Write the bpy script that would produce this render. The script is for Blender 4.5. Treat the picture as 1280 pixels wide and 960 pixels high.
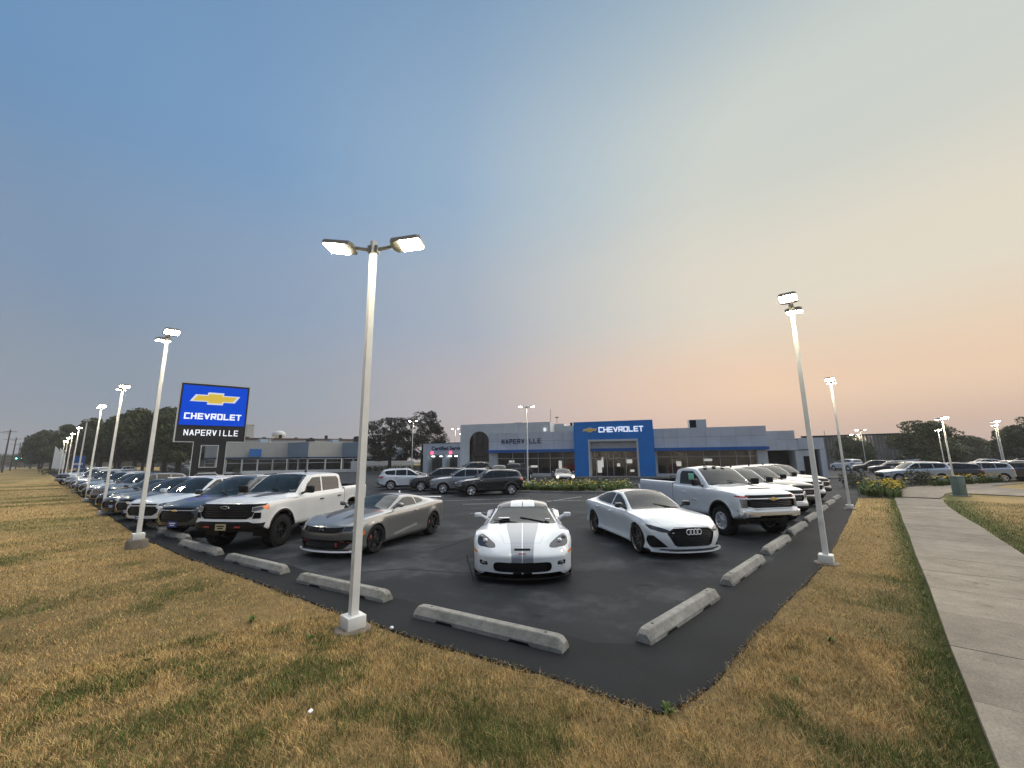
import bpy, bmesh, math, random
import numpy as np
from mathutils import Vector, Matrix
random.seed(7); RNG = np.random.default_rng(7)
for o in list(bpy.data.objects): bpy.data.objects.remove(o)
C = bpy.context.scene.collection
SC = bpy.context.scene
PI = math.pi

# ------------------------------------------------------------------ camera
CAM_H = 2.33
cam = bpy.data.cameras.new('camera'); cam_o = bpy.data.objects.new('camera', cam); C.objects.link(cam_o)
cam.sensor_width = 36.0; cam.lens = 515.0/1280*36; cam.clip_end = 6000; cam.clip_start = 0.05
R_ = np.array([[0.65892129,0.12941228,0.74099608],[-0.75215278,0.1257034,0.64688859],[-0.0094304,-0.98359093,0.18016646]])
mw = Matrix.Identity(4)
for i in range(3):
    mw[i][0] = R_[i,0]; mw[i][1] = -R_[i,1]; mw[i][2] = -R_[i,2]
mw[2][3] = CAM_H
cam_o.matrix_world = mw
SC.camera = cam_o

# ------------------------------------------------------------------ light
SC.view_settings.view_transform = 'Standard'; SC.view_settings.look = 'None'
SC.view_settings.exposure = 0.0; SC.view_settings.gamma = 1.0
def lin(r, g, b):
    f = lambda c: (c/255)/12.92 if c/255 <= .04045 else ((c/255+.055)/1.055)**2.4
    return (f(r), f(g), f(b), 1)
SUN_AZ = math.radians(-12)          # world angle of the afterglow, right of the view
SUN_EL = math.radians(46)
def make_world():
    w = bpy.data.worlds.new('World'); SC.world = w; w.use_nodes = True
    nt = w.node_tree; n = nt.nodes; l = nt.links; n.clear()
    tc = n.new('ShaderNodeTexCoord'); sep = n.new('ShaderNodeSeparateXYZ'); l.new(tc.outputs['Generated'], sep.inputs[0])
    def m(op, a, b=None, c=None):
        x = n.new('ShaderNodeMath'); x.operation = op
        for k, v in enumerate((a, b, c)):
            if v is None: continue
            if isinstance(v, (int, float)): x.inputs[k].default_value = v
            else: l.new(v, x.inputs[k])
        return x.outputs[0]
    X, Y, Z = sep.outputs
    el = m('DIVIDE', m('ARCSINE', Z), PI/2)
    ax, ae = math.radians(-8), math.radians(22)
    s = m('ADD', m('ADD', m('MULTIPLY', X, math.cos(ae)*math.cos(ax)), m('MULTIPLY', Y, math.cos(ae)*math.sin(ax))), m('MULTIPLY', Z, math.sin(ae)))
    s = m('DIVIDE', m('ADD', s, 1.0), 2.0)
    def ramp(stops):
        r = n.new('ShaderNodeValToRGB'); cr = r.color_ramp; cr.interpolation = 'LINEAR'
        while len(cr.elements) < len(stops): cr.elements.new(0.5)
        for e, (p, c) in zip(cr.elements, stops): e.position = (p+1)/2; e.color = lin(*c)
        l.new(s, r.inputs[0]); return r.outputs[0]
    def mr(f0, f1):
        x = n.new('ShaderNodeMapRange'); x.interpolation_type = 'SMOOTHSTEP'
        l.new(el, x.inputs[0]); x.inputs[1].default_value = f0/90; x.inputs[2].default_value = f1/90; return x.outputs[0]
    def mix(f, a, b):
        x = n.new('ShaderNodeMix'); x.data_type = 'RGBA'; l.new(f, x.inputs[0]); l.new(a, x.inputs[6]); l.new(b, x.inputs[7]); return x.outputs[2]
    SKY = [(1, [(-1,(166,160,168)),(-.3,(152,155,162)),(0,(144,150,158)),(.30,(160,160,165)),(.62,(196,178,176)),(.86,(224,190,172)),(.95,(206,178,162)),(1,(198,172,156))]),
           (8, [(-1,(160,160,174)),(-.3,(146,154,167)),(0,(140,153,168)),(.30,(157,164,175)),(.62,(188,180,181)),(.82,(226,200,182)),(.93,(242,209,180)),(1,(236,208,180))]),
           (20,[(-1,(142,154,176)),(-.3,(132,149,174)),(0,(126,150,178)),(.30,(143,162,186)),(.62,(168,178,192)),(.82,(203,203,199)),(.93,(224,217,202)),(1,(228,220,202))]),
           (36,[(-1,(120,142,172)),(-.3,(112,142,176)),(0,(108,146,186)),(.30,(121,156,193)),(.62,(150,176,201)),(.82,(184,198,205)),(.93,(206,211,204)),(1,(203,209,203))]),
           (62,[(-1,(104,132,168)),(-.1,(98,134,175)),(.30,(103,140,180)),(.62,(122,154,187)),(.9,(148,173,191)),(1,(158,179,191))])]
    c2 = ramp(SKY[0][1])
    for (e0, _), (e1, st) in zip(SKY[:-1], SKY[1:]): c2 = mix(mr(e0, e1), c2, ramp(st))
    mp = n.new('ShaderNodeMapping'); mp.inputs['Scale'].default_value = (1.2, 1.2, 5.5); l.new(tc.outputs['Generated'], mp.inputs[0])
    nz = n.new('ShaderNodeTexNoise'); nz.inputs['Scale'].default_value = 1.6; nz.inputs['Detail'].default_value = 5; l.new(mp.outputs[0], nz.inputs['Vector'])
    hr = n.new('ShaderNodeValToRGB'); hr.color_ramp.elements[0].position = .3; hr.color_ramp.elements[0].color = (.988,.990,.996,1); hr.color_ramp.elements[1].position = .7; hr.color_ramp.elements[1].color = (1.012,1.010,1.004,1); l.new(nz.outputs['Fac'], hr.inputs[0])
    mx = n.new('ShaderNodeMix'); mx.data_type = 'RGBA'; mx.blend_type = 'MULTIPLY'; mx.inputs[0].default_value = 1.0; l.new(c2, mx.inputs[6]); l.new(hr.outputs[0], mx.inputs[7]); c2 = mx.outputs[2]
    bg = n.new('ShaderNodeBackground'); l.new(c2, bg.inputs[0]); bg.inputs[1].default_value = 1.0
    out = n.new('ShaderNodeOutputWorld'); l.new(bg.outputs[0], out.inputs[0])
make_world()
sun = bpy.data.lights.new('sun', 'SUN'); sun.energy = 3.4; sun.angle = math.radians(115); sun.color = (1.0, .94, .86)
sun_o = bpy.data.objects.new('sun', sun); C.objects.link(sun_o)
sd = Vector((math.cos(SUN_EL)*math.cos(SUN_AZ), math.cos(SUN_EL)*math.sin(SUN_AZ), math.sin(SUN_EL)))
sun_o.rotation_euler = sd.to_track_quat('Z', 'Y').to_euler()

# ------------------------------------------------------------------ materials
def nodemat(name):
    m = bpy.data.materials.new(name); m.use_nodes = True; return m, m.node_tree, m.node_tree.nodes['Principled BSDF']
def setp(b, **k):
    for a, v in k.items():
        a = {'base':'Base Color','rough':'Roughness','metal':'Metallic','coat':'Coat Weight','coatr':'Coat Roughness','spec':'Specular IOR Level','alpha':'Alpha','emit':'Emission Color','es':'Emission Strength'}[a]
        b.inputs[a].default_value = (v + (1,) if isinstance(v, tuple) and len(v) == 3 else v)
def noise(nt, scale, detail=4, rough=.55, coord='Object', vec=None, stretch=None, vary=False):
    tc = nt.nodes.new('ShaderNodeTexCoord'); t = nt.nodes.new('ShaderNodeTexNoise')
    t.inputs['Scale'].default_value = scale; t.inputs['Detail'].default_value = detail; t.inputs['Roughness'].default_value = rough
    src = tc.outputs[coord]
    if vary:                              # every copy gets its own part of the pattern
        oi = nt.nodes.new('ShaderNodeObjectInfo'); sc_ = nt.nodes.new('ShaderNodeMath'); sc_.operation = 'MULTIPLY'; sc_.inputs[1].default_value = 60; nt.links.new(oi.outputs['Random'], sc_.inputs[0])
        va = nt.nodes.new('ShaderNodeVectorMath'); va.operation = 'ADD'; nt.links.new(src, va.inputs[0]); nt.links.new(sc_.outputs[0], va.inputs[1]); src = va.outputs[0]
    if stretch:
        mp = nt.nodes.new('ShaderNodeMapping'); mp.inputs['Scale'].default_value = stretch; nt.links.new(src, mp.inputs[0]); src = mp.outputs[0]
    nt.links.new(src, t.inputs['Vector']); return t.outputs['Fac']
def rampn(nt, fac, stops):
    r = nt.nodes.new('ShaderNodeValToRGB'); cr = r.color_ramp
    while len(cr.elements) < len(stops): cr.elements.new(.5)
    for e, (p, c) in zip(cr.elements, stops): e.position = p; e.color = tuple(c[:3]) + (1,)
    nt.links.new(fac, r.inputs[0]); return r.outputs[0]
def bump(nt, b, h, strength=.3, dist=.01):
    bp = nt.nodes.new('ShaderNodeBump'); bp.inputs['Strength'].default_value = strength; bp.inputs['Distance'].default_value = dist
    nt.links.new(h, bp.inputs['Height']); nt.links.new(bp.outputs[0], b.inputs['Normal']); return bp
def mixc(nt, f, a, b, mode='MIX'):
    x = nt.nodes.new('ShaderNodeMix'); x.data_type = 'RGBA'; x.blend_type = mode
    for v, i in ((f, 0), (a, 6), (b, 7)):
        if isinstance(v, (int, float)): x.inputs[i].default_value = v
        elif isinstance(v, tuple): x.inputs[i].default_value = v[:3] + (1,)
        else: nt.links.new(v, x.inputs[i])
    return x.outputs[2]
def simple(name, base, rough=.6, metal=0, var=0.0, scale=6, **k):
    m, nt, b = nodemat(name); setp(b, base=base, rough=rough, metal=metal, **k)
    if var:
        f = noise(nt, scale)
        lo = tuple(c*(1-var) for c in base); hi = tuple(min(1, c*(1+var)) for c in base)
        nt.links.new(rampn(nt, f, [(.3, lo), (.7, hi)]), b.inputs['Base Color'])
    return m
PAINTS = {}
def paint(name, base, metal=0.0, rough=.28):
    if name in PAINTS: return PAINTS[name]
    m, nt, b = nodemat('paint_' + name); setp(b, base=base, metal=metal, rough=rough, coat=.9, coatr=.03)
    g = nt.nodes.new('ShaderNodeNewGeometry')
    f = noise(nt, 2.2, 5); dirt = rampn(nt, f, [(.35, base), (.75, tuple(c*.9 for c in base))])
    nt.links.new(mixc(nt, g.outputs['Backfacing'], dirt, (.012, .012, .013)), b.inputs['Base Color'])
    inv = nt.nodes.new('ShaderNodeMath'); inv.operation = 'MULTIPLY_ADD'; inv.inputs[1].default_value = -.9; inv.inputs[2].default_value = .9
    nt.links.new(g.outputs['Backfacing'], inv.inputs[0]); nt.links.new(inv.outputs[0], b.inputs['Coat Weight'])
    PAINTS[name] = m; return m
M = {}
M['trim'] = simple('black_trim', (.006,.006,.0065), .5, spec=.25)
M['gloss'] = simple('gloss_black', (.006,.006,.007), .15, coat=.3)
M['chrome'] = simple('chrome', (.80,.81,.83), .14, .72)
M['alloy'] = simple('alloy', (.78,.78,.80), .25, .75)
M['darkalloy'] = simple('dark_alloy', (.03,.03,.033), .22, .5)
M['bronze'] = simple('graphite_alloy', (.20,.17,.15), .25, .85)
M['rubber'] = simple('tyre_rubber', (.010,.010,.010), .8, spec=.2, var=.3, scale=20)
M['interior'] = simple('interior_cloth', (.02,.02,.022), .8)
M['amber'] = simple('amber_lens', (.75,.20,.03), .15, coat=.8)
M['redlens'] = simple('red_lens', (.35,.02,.02), .12, coat=.8)
M['redpaint'] = simple('red_accent_and_reflection', (.38,.03,.03), .3, coat=.5)
M['stripe'] = simple('blue_grey_stripe', (.19,.215,.25), .3, coat=.8)
M['greystripe'] = simple('charcoal_decal', (.03,.03,.033), .4)
M['plateblue'] = simple('dealer_plate_blue', (.02,.05,.25), .4)
M['platetan'] = simple('plate_tan', (.45,.38,.22), .5)
M['paper'] = simple('sticker_paper', (.8,.8,.78), .6)
M['greenpaper'] = simple('green_window_sticker', (.25,.62,.42), .6)
M['gold'] = simple('bowtie_gold', (.75,.50,.08), .28, .5)
M['silver'] = simple('silver_border', (.80,.81,.83), .3, .35)
M['brake'] = simple('brake_disc', (.3,.3,.31), .35, .9)
def glassm(name, tint, alpha):
    m, nt, b = nodemat(name); setp(b, base=tint, rough=.03, alpha=alpha, spec=.5); return m
M['glass'] = glassm('tinted_glass', (.012,.018,.019), .80)
M['sideglass'] = glassm('side_glass', (.012,.014,.015), .88)
M['lens'] = simple('headlamp_lens', (.13,.135,.145), .08, .3, coat=.7)
M['darklens'] = simple('smoked_lens', (.03,.03,.036), .08, .1, coat=.5)
m_, nt_, b_ = nodemat('headlight_on'); setp(b_, base=(1,.9,.7), emit=(1,.85,.6), es=14.0); M['beam'] = m_
m_, nt_, b_ = nodemat('daytime_lamp'); setp(b_, base=(.9,.92,1), rough=.1, coat=1.0); M['drl'] = m_

# ------------------------------------------------------------------ helpers
def link(o, parent=None):
    C.objects.link(o)
    if parent is not None:
        o.parent = parent; KIDS.setdefault(parent.name, []).append(o)
    return o
KIDS = {}
def mesh(name, verts, faces, mats, mi=None, smooth=False, sharp=None):
    me = bpy.data.meshes.new(name); me.from_pydata([tuple(map(float, v)) for v in verts], [], [tuple(map(int, f)) for f in faces])
    for m in (mats if isinstance(mats, (list, tuple)) else [mats]): me.materials.append(m)
    if mi is not None: me.polygons.foreach_set('material_index', np.array(mi, np.int32))
    if smooth:
        me.polygons.foreach_set('use_smooth', np.ones(len(me.polygons), bool))
        if sharp: me.set_sharp_from_angle(angle=math.radians(sharp))
    me.update(); return me
class MB:
    """collects shapes into one mesh"""
    def __init__(s): s.v = []; s.f = []; s.m = []
    def add(s, v, f, m=0):
        k = len(s.v); s.v += [tuple(p) for p in v]; s.f += [tuple(i+k for i in q) for q in f]; s.m += [m]*len(f); return s
    def box(s, x0, x1, y0, y1, z0, z1, m=0, mat=None, skip=()):
        v = [(x,y,z) for x in (x0,x1) for y in (y0,y1) for z in (z0,z1)]
        if mat is not None: v = [tuple(mat @ Vector(p)) for p in v]
        f = [(0,1,3,2),(4,6,7,5),(0,4,5,1),(2,3,7,6),(0,2,6,4),(1,5,7,3)]
        return s.add(v, [q for i, q in enumerate(f) if i not in skip], m)
    def cbox(s, c, d, m=0, rot=None, bevel=0):
        """box by centre and size, optional rotation matrix, chamfered vertical and top edges"""
        x, y, z = [k/2 for k in d]
        if not bevel:
            v = [Vector((i*x, j*y, k*z)) for i in (-1,1) for j in (-1,1) for k in (-1,1)]
            f = [(0,1,3,2),(4,6,7,5),(0,4,5,1),(2,3,7,6),(0,2,6,4),(1,5,7,3)]
        else:
            b = min(bevel, x*.9, y*.9, z*.9); bm = bmesh.new(); bmesh.ops.create_cube(bm, size=1)
            for q in bm.verts: q.co = Vector((q.co.x*2*x, q.co.y*2*y, q.co.z*2*z))
            bmesh.ops.bevel(bm, geom=bm.edges[:], offset=b, segments=2, affect='EDGES', profile=.5)
            bm.verts.index_update(); v = [q.co.copy() for q in bm.verts]; f = [[q.index for q in p.verts] for p in bm.faces]; bm.free()
        if rot is not None: v = [rot @ p for p in v]
        return s.add([p + Vector(c) for p in v], f, m)
    def prism(s, poly, axis, a0, a1, m=0):
        """polygon (2D, ccw) extruded along axis 0/1/2"""
        n = len(poly)
        def P(u, w, t): return ((t,u,w),(u,t,w),(u,w,t))[axis]
        v = [P(u,w,a0) for u,w in poly] + [P(u,w,a1) for u,w in poly]
        f = [tuple(range(n)), tuple(range(2*n-1, n-1, -1))] + [(i,(i+1)%n+0, (i+1)%n+n, i+n) for i in range(n)]
        return s.add(v, f, m)
    def tube(s, pts, r, n=8, m=0, cap=True):
        pts = [Vector(p) for p in pts]; rr = r if isinstance(r, (list, tuple)) else [r]*len(pts); V = []; F = []
        up = None
        for i, p in enumerate(pts):
            t = (pts[min(i+1, len(pts)-1)] - pts[max(i-1, 0)]).normalized()
            a = Vector((0,0,1)) if abs(t.z) < .95 else Vector((1,0,0))
            u = t.cross(a).normalized(); w = t.cross(u)
            V += [p + (u*math.cos(2*PI*k/n) + w*math.sin(2*PI*k/n))*rr[i] for k in range(n)]
        for i in range(len(pts)-1):
            for k in range(n): F.append((i*n+k, i*n+(k+1)%n, (i+1)*n+(k+1)%n, (i+1)*n+k))
        if cap: F += [tuple(range(n-1,-1,-1)), tuple(range((len(pts)-1)*n, len(pts)*n))]
        return s.add(V, F, m)
    def lathe(s, prof, n=24, axis=1, c=(0,0,0), m=0, closed=False):
        """profile (radius, offset along axis) revolved"""
        V = []; F = []; k = len(prof)
        for i in range(n):
            a = 2*PI*i/n; ca, sa = math.cos(a), math.sin(a)
            for r, t in prof:
                p = (t, r*ca, r*sa) if axis == 0 else ((r*ca, t, r*sa) if axis == 1 else (r*ca, r*sa, t))
                V.append(tuple(p[j]+c[j] for j in range(3)))
        for i in range(n):
            j = (i+1) % n
            for q in range(k-1 if not closed else k): F.append((i*k+q, i*k+(q+1)%k, j*k+(q+1)%k, j*k+q))
        return s.add(V, F, m)
    def mesh(s, name, mats, smooth=False, sharp=None):
        return mesh(name, s.v, s.f, mats, s.m, smooth, sharp)
    def obj(s, name, mats, parent=None, smooth=False, sharp=None):
        return link(bpy.data.objects.new(name, s.mesh(name, mats, smooth, sharp)), parent)
def tag(o, label=None, cat=None, group=None, kind=None):
    if label: o['label'] = label
    if cat: o['category'] = cat
    if group: o['group'] = group
    if kind: o['kind'] = kind
    return o
def empty(name, loc=(0,0,0), rz=0, parent=None):
    o = bpy.data.objects.new(name, None); o.empty_display_size = .2; o.location = loc; o.rotation_euler = (0,0,rz); return link(o, parent)
def dup(src, parent=None):
    c = src.copy(); link(c, parent)
    for ch in list(KIDS.get(src.name, ())): dup(ch, c)
    return c
def place(o, x, y, rz, z=0): o.location = (x, y, z); o.rotation_euler = (0, 0, rz)
# ------------------------------------------------------------------ car builder
MATS = ['paint','trim','glass','chrome','lens','darklens','stripe','decal','redlens','amber','gloss','paint2','redpaint','sideglass']
def pchip(P):
    x = np.array([p[0] for p in P], float); y = np.array([p[1] for p in P], float)
    o = np.argsort(x, kind='stable'); x = x[o]; y = y[o]; h = np.diff(x); d = np.diff(y)/h; n = len(x); m = np.zeros(n)
    for i in range(1, n-1):
        if d[i-1]*d[i] > 0:
            w1 = 2*h[i]+h[i-1]; w2 = h[i]+2*h[i-1]; m[i] = (w1+w2)/(w1/d[i-1]+w2/d[i])
    m[0] = d[0]; m[-1] = d[-1]
    def f(t):
        t = np.clip(np.asarray(t, float), x[0], x[-1]); i = np.clip(np.searchsorted(x, t)-1, 0, n-2)
        s = (t-x[i])/h[i]
        return (2*s**3-3*s**2+1)*y[i] + (s**3-2*s**2+s)*h[i]*m[i] + (-2*s**3+3*s**2)*y[i+1] + (s**3-s**2)*h[i]*m[i+1]
    f.x = x; return f
def hermite_ring(P, nseg, tens):
    P = np.array(P, float); n = len(P)
    E = np.vstack([P[:1]*2-P[1:2], P, [[-P[-2,0], P[-2,1]]]])
    d = np.maximum(np.linalg.norm(np.diff(E, axis=0), axis=1), 1e-4); out = []
    T = []
    for i in range(1, n+1):
        v0 = (E[i]-E[i-1])/d[i-1]; v1 = (E[i+1]-E[i])/d[i]
        T.append((1-tens[i-1])*(v0*d[i]+v1*d[i-1])/(d[i]+d[i-1]))
    T[0] = (E[2]-E[1])/d[1]*.5
    for i in range(n-1):
        L = d[i+1]
        for k in range(nseg[i]):
            s = k/nseg[i]
            out.append((2*s**3-3*s**2+1)*P[i] + (s**3-2*s**2+s)*L*T[i] + (-2*s**3+3*s**2)*P[i+1] + (s**3-s**2)*L*T[i+1])
    out.append(P[-1]); return np.array(out)
def sm(t): t = np.clip(t, 0, 1); return t*t*(3-2*t)
SIDE = [(.90,0.0),(.985,.09),(1.0,.36),(.995,.60),(.985,.82),(.955,.975)]
NSEG = [2,3,3,3,3,2,7,3,5]; IT = sum(NSEG[:6])
def car_half(S):
    """half (y>=0) of a car skin as verts / quads"""
    f = {k: pchip(S[k]) for k in ('W','zb','zs','zc','yb','yr','zr')}
    side = S.get('side', SIDE); tens = S.get('tens', [0,.2,0,0,.1,.2,.75,.45,0,0])
    x0, x1 = S['x0'], S['x1']; rn, rr = S.get('rn', .1), S.get('rrear', .1)
    xs = set(np.round(np.linspace(x0+rr, x1-rn, S.get('nx', 56)), 4))
    for k in f:
        for q in f[k].x:
            if x0+rr < q < x1-rn and min(abs(q-t) for t in xs) > .004: xs.add(round(float(q), 4))
    xs = [(x, x, 0.) for x in sorted(xs)]
    front = [(x1-rn, x1-rn*(1-math.sin(math.radians(p))), rn*(1-math.cos(math.radians(p)))) for p in (22, 45, 66, 82, 90)]
    back = [(x0+rr, x0+rr*(1-math.sin(math.radians(p))), rr*(1-math.cos(math.radians(p)))) for p in (90, 75, 50, 25)]
    allx = back + xs + front
    rings = []
    for xe, x, off in allx:
        xe = float(np.clip(xe, x0, x1)); W, zb, zs, zc, yb, yr, zr = [float(f[k](x)) for k in ('W','zb','zs','zc','yb','yr','zr')]
        h = zs - zb
        P = [(W*a, zb+h*b) for a, b in side] + [(yb, zs+.004), (yr, zr), (yr*.55, zr+(zc-zr)*.74), (0, zc)]
        g = hermite_ring(P, NSEG, tens)
        if off:
            zm = (zb+zc)/2; g = g.copy()
            g[:,0] *= (W-off)/W; g[:,1] = zm+(g[:,1]-zm)*(1-off/max(.1, (zc-zb)/2)*.8)
        g[-1,0] = 0
        rings.append(np.column_stack([np.full(len(g), x), g]))
    G = np.array(rings); NX, NR = G.shape[:2]
    V = list(G.reshape(-1,3)); F = []
    for i in range(NX-1):
        for j in range(NR-1): F.append((i*NR+j, (i+1)*NR+j, (i+1)*NR+j+1, i*NR+j+1))
    nb = NR-1-IT          # samples along the top
    for end in (0, 1):
        i = 0 if end == 0 else NX-1
        ring = G[i]; idx = [[0]*(nb+1) for _ in range(IT+1)]
        bot = [ring[0]*(1-a/nb)+np.array([ring[0,0],0,ring[0,2]])*(a/nb) for a in range(nb+1)]
        top = [ring[IT+a] for a in range(nb+1)]
        zl = [ring[j,2] for j in range(IT+1)]
        for j in range(IT+1):
            b = j/IT
            L = ring[j]; tt = (ring[j,2]-ring[0,2])/(ring[IT,2]-ring[0,2])
            Rm = np.array([ring[0,0], 0, ring[0,2]+(ring[-1,2]-ring[0,2])*tt])
            for a in range(nb+1):
                c = a/nb
                bt = bot[a]*(1-tt)+top[a]*tt; lr = L*(1-c)+Rm*c
                bl = (ring[0]*(1-c)+bot[-1]*c)*(1-tt) + (ring[IT]*(1-c)+ring[-1]*c)*tt
                p = bt+lr-bl
                if a == 0: idx[j][a] = i*NR+j
                elif j == IT: idx[j][a] = i*NR+IT+a
                else: idx[j][a] = len(V); V.append(p)
        for j in range(IT):
            for a in range(nb):
                q = (idx[j][a], idx[j][a+1], idx[j+1][a+1], idx[j+1][a])
                F.append(q if end else q[::-1])
    V = np.array(V); V[:,1] = np.maximum(V[:,1], 0)
    # plan curvature and face profile of nose and tail
    Y = V[:,1]; X = V[:,0].copy(); Wm = max(p[1] for p in S['W'])
    fl = S.get('fall', .6); t = sm((X-(x1-fl))/fl)
    V[:,0] += t*(pchip(S['face'])(V[:,2]) - S.get('plan', .3)*(Y/Wm)**S.get('planp', 2.4))
    fl = S.get('fallr', .45); t = sm(((x0+fl)-X)/fl)
    V[:,0] -= t*(pchip(S.get('tail', [(0,0),(2,0)]))(V[:,2]) - S.get('planr', .18)*(Y/Wm)**2.6)
    for cx, ra in S['arch_flare']:
        d = np.hypot(V[:,0]-cx, V[:,2]-S['rw']); k = np.exp(-((d-ra)/.07)**2)*(Y > Wm*.7)*(V[:,2] < ra+S['rw']+.2)
        V[:,1] += S.get('flare', .015)*k
    return V, F
def rpoly(P, r=.03, n=3):
    """rounds the corners of a polygon"""
    out = []; N = len(P)
    for i in range(N):
        a, b, c = (np.array(P[(i+k) % N], float) for k in (-1, 0, 1))
        u = a-b; w = c-b; lu, lw = np.linalg.norm(u), np.linalg.norm(w); d = min(r, lu*.45, lw*.45)
        p, q = b+u/lu*d, b+w/lw*d
        for k in range(n+1):
            t = k/n; out.append(tuple((1-t)**2*p+2*t*(1-t)*b+t*t*q))
    return out
def circle(cx, cy, r, n=28): return [(cx+r*math.cos(2*PI*i/n), cy+r*math.sin(2*PI*i/n)) for i in range(n)]
def inside(P, u, w):
    c = False; j = len(P)-1
    for i in range(len(P)):
        xi, yi = P[i]; xj, yj = P[j]
        if (yi > w) != (yj > w) and u < (xj-xi)*(w-yi)/(yj-yi)+xi: c = not c
        j = i
    return c
def cut(bm, poly, ax, thr, lim):
    U, Wx = [(1,2),(0,2),(0,1)][ax]; us = [p[0] for p in poly]; ws = [p[1] for p in poly]
    u0, u1, w0, w1 = min(us)-.01, max(us)+.01, min(ws)-.01, max(ws)+.01
    def ok(f):
        f.normal_update()
        if f.normal[ax] < thr: return False
        c = f.calc_center_median()
        return not lim or (lim[0] <= c[0] <= lim[1])
    def bb(f):
        a = [v.co[U] for v in f.verts]; b = [v.co[Wx] for v in f.verts]; return min(a), max(a), min(b), max(b)
    cand = set()
    for f in bm.faces:
        b = bb(f)
        if b[1] > u0 and b[0] < u1 and b[3] > w0 and b[2] < w1 and ok(f): cand.add(f)
    n = len(poly)
    for i in range(n):
        (pu, pw), (qu, qw) = poly[i], poly[(i+1) % n]
        d = math.hypot(qu-pu, qw-pw)
        if d < 1e-5: continue
        nu, nw = (qw-pw)/d, -(qu-pu)/d
        sel = []
        a0, a1, b0, b1 = min(pu,qu)-.004, max(pu,qu)+.004, min(pw,qw)-.004, max(pw,qw)+.004
        for f in cand:
            if not f.is_valid: continue
            b = bb(f)
            if b[1] < a0 or b[0] > a1 or b[3] < b0 or b[2] > b1: continue
            s = [(v.co[U]-pu)*nu+(v.co[Wx]-pw)*nw for v in f.verts]
            if min(s) < -1e-5 and max(s) > 1e-5: sel.append(f)
        if not sel: continue
        co = [0,0,0]; no = [0,0,0]; co[U] = pu; co[Wx] = pw; no[U] = nu; no[Wx] = nw
        geom = list(set(sel) | {e for f in sel for e in f.edges} | {v for f in sel for v in f.verts})
        r = bmesh.ops.bisect_plane(bm, geom=geom, dist=2e-5, plane_co=co, plane_no=no)
        for e in r['geom_cut']:
            if isinstance(e, bmesh.types.BMEdge): cand.update(e.link_faces)
    cand = [f for f in cand if f.is_valid and ok(f)]
    res = []
    for f in cand:
        c = f.calc_center_median()
        if inside(poly, c[U], c[Wx]): res.append(f)
    return res
def part_mesh(name, V, F, mi, mats, mirror, gap=0, depth=0, axis=0, wall=1, flip=False, crease=38, bulge=0):
    """one region of the skin as a mesh: mirrored across y, gap round the edge, pushed in with walls"""
    bm = bmesh.new()
    def addset(sg):
        vs = {}
        for f, m in zip(F, mi):
            q = []
            for i in f:
                if i not in vs: vs[i] = bm.verts.new((V[i][0], sg*V[i][1], V[i][2]))
                q.append(vs[i])
            if sg < 0: q = q[::-1]
            try: fc = bm.faces.new(q); fc.material_index = m; fc.smooth = True
            except ValueError: pass
    if mirror: addset(1); addset(-1); bmesh.ops.remove_doubles(bm, verts=bm.verts[:], dist=2e-4)
    else: addset(-1 if flip else 1)
    if gap:
        r = bmesh.ops.inset_region(bm, faces=bm.faces[:], thickness=gap, use_boundary=True, use_even_offset=True)
        bmesh.ops.delete(bm, geom=r['faces'], context='FACES')
    if depth:
        fs = bm.faces[:]; mats_of = None
        be = [e for e in bm.edges if len(e.link_faces) == 1]
        r = bmesh.ops.extrude_edge_only(bm, edges=be)
        nv = [g for g in r['geom'] if isinstance(g, bmesh.types.BMVert)]
        nf = [g for g in r['geom'] if isinstance(g, bmesh.types.BMFace)]
        d = Vector((0,0,0)); d[axis] = depth if axis != 1 else (depth*(-1 if flip else 1))
        nvs = set(nv)
        if depth > 0:                     # recessed floor, rim stays on the skin
            for v in bm.verts:
                if v not in nvs: v.co -= d
        else:                             # stands on the skin
            for v in bm.verts:
                if v not in nvs: v.co -= d
        for f in nf: f.material_index = wall; f.smooth = True
        bmesh.ops.recalc_face_normals(bm, faces=nf)
    me = bpy.data.meshes.new(name); bm.to_mesh(me); bm.free()
    for m in mats: me.materials.append(m)
    me.set_sharp_from_angle(angle=math.radians(crease)); return me

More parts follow.
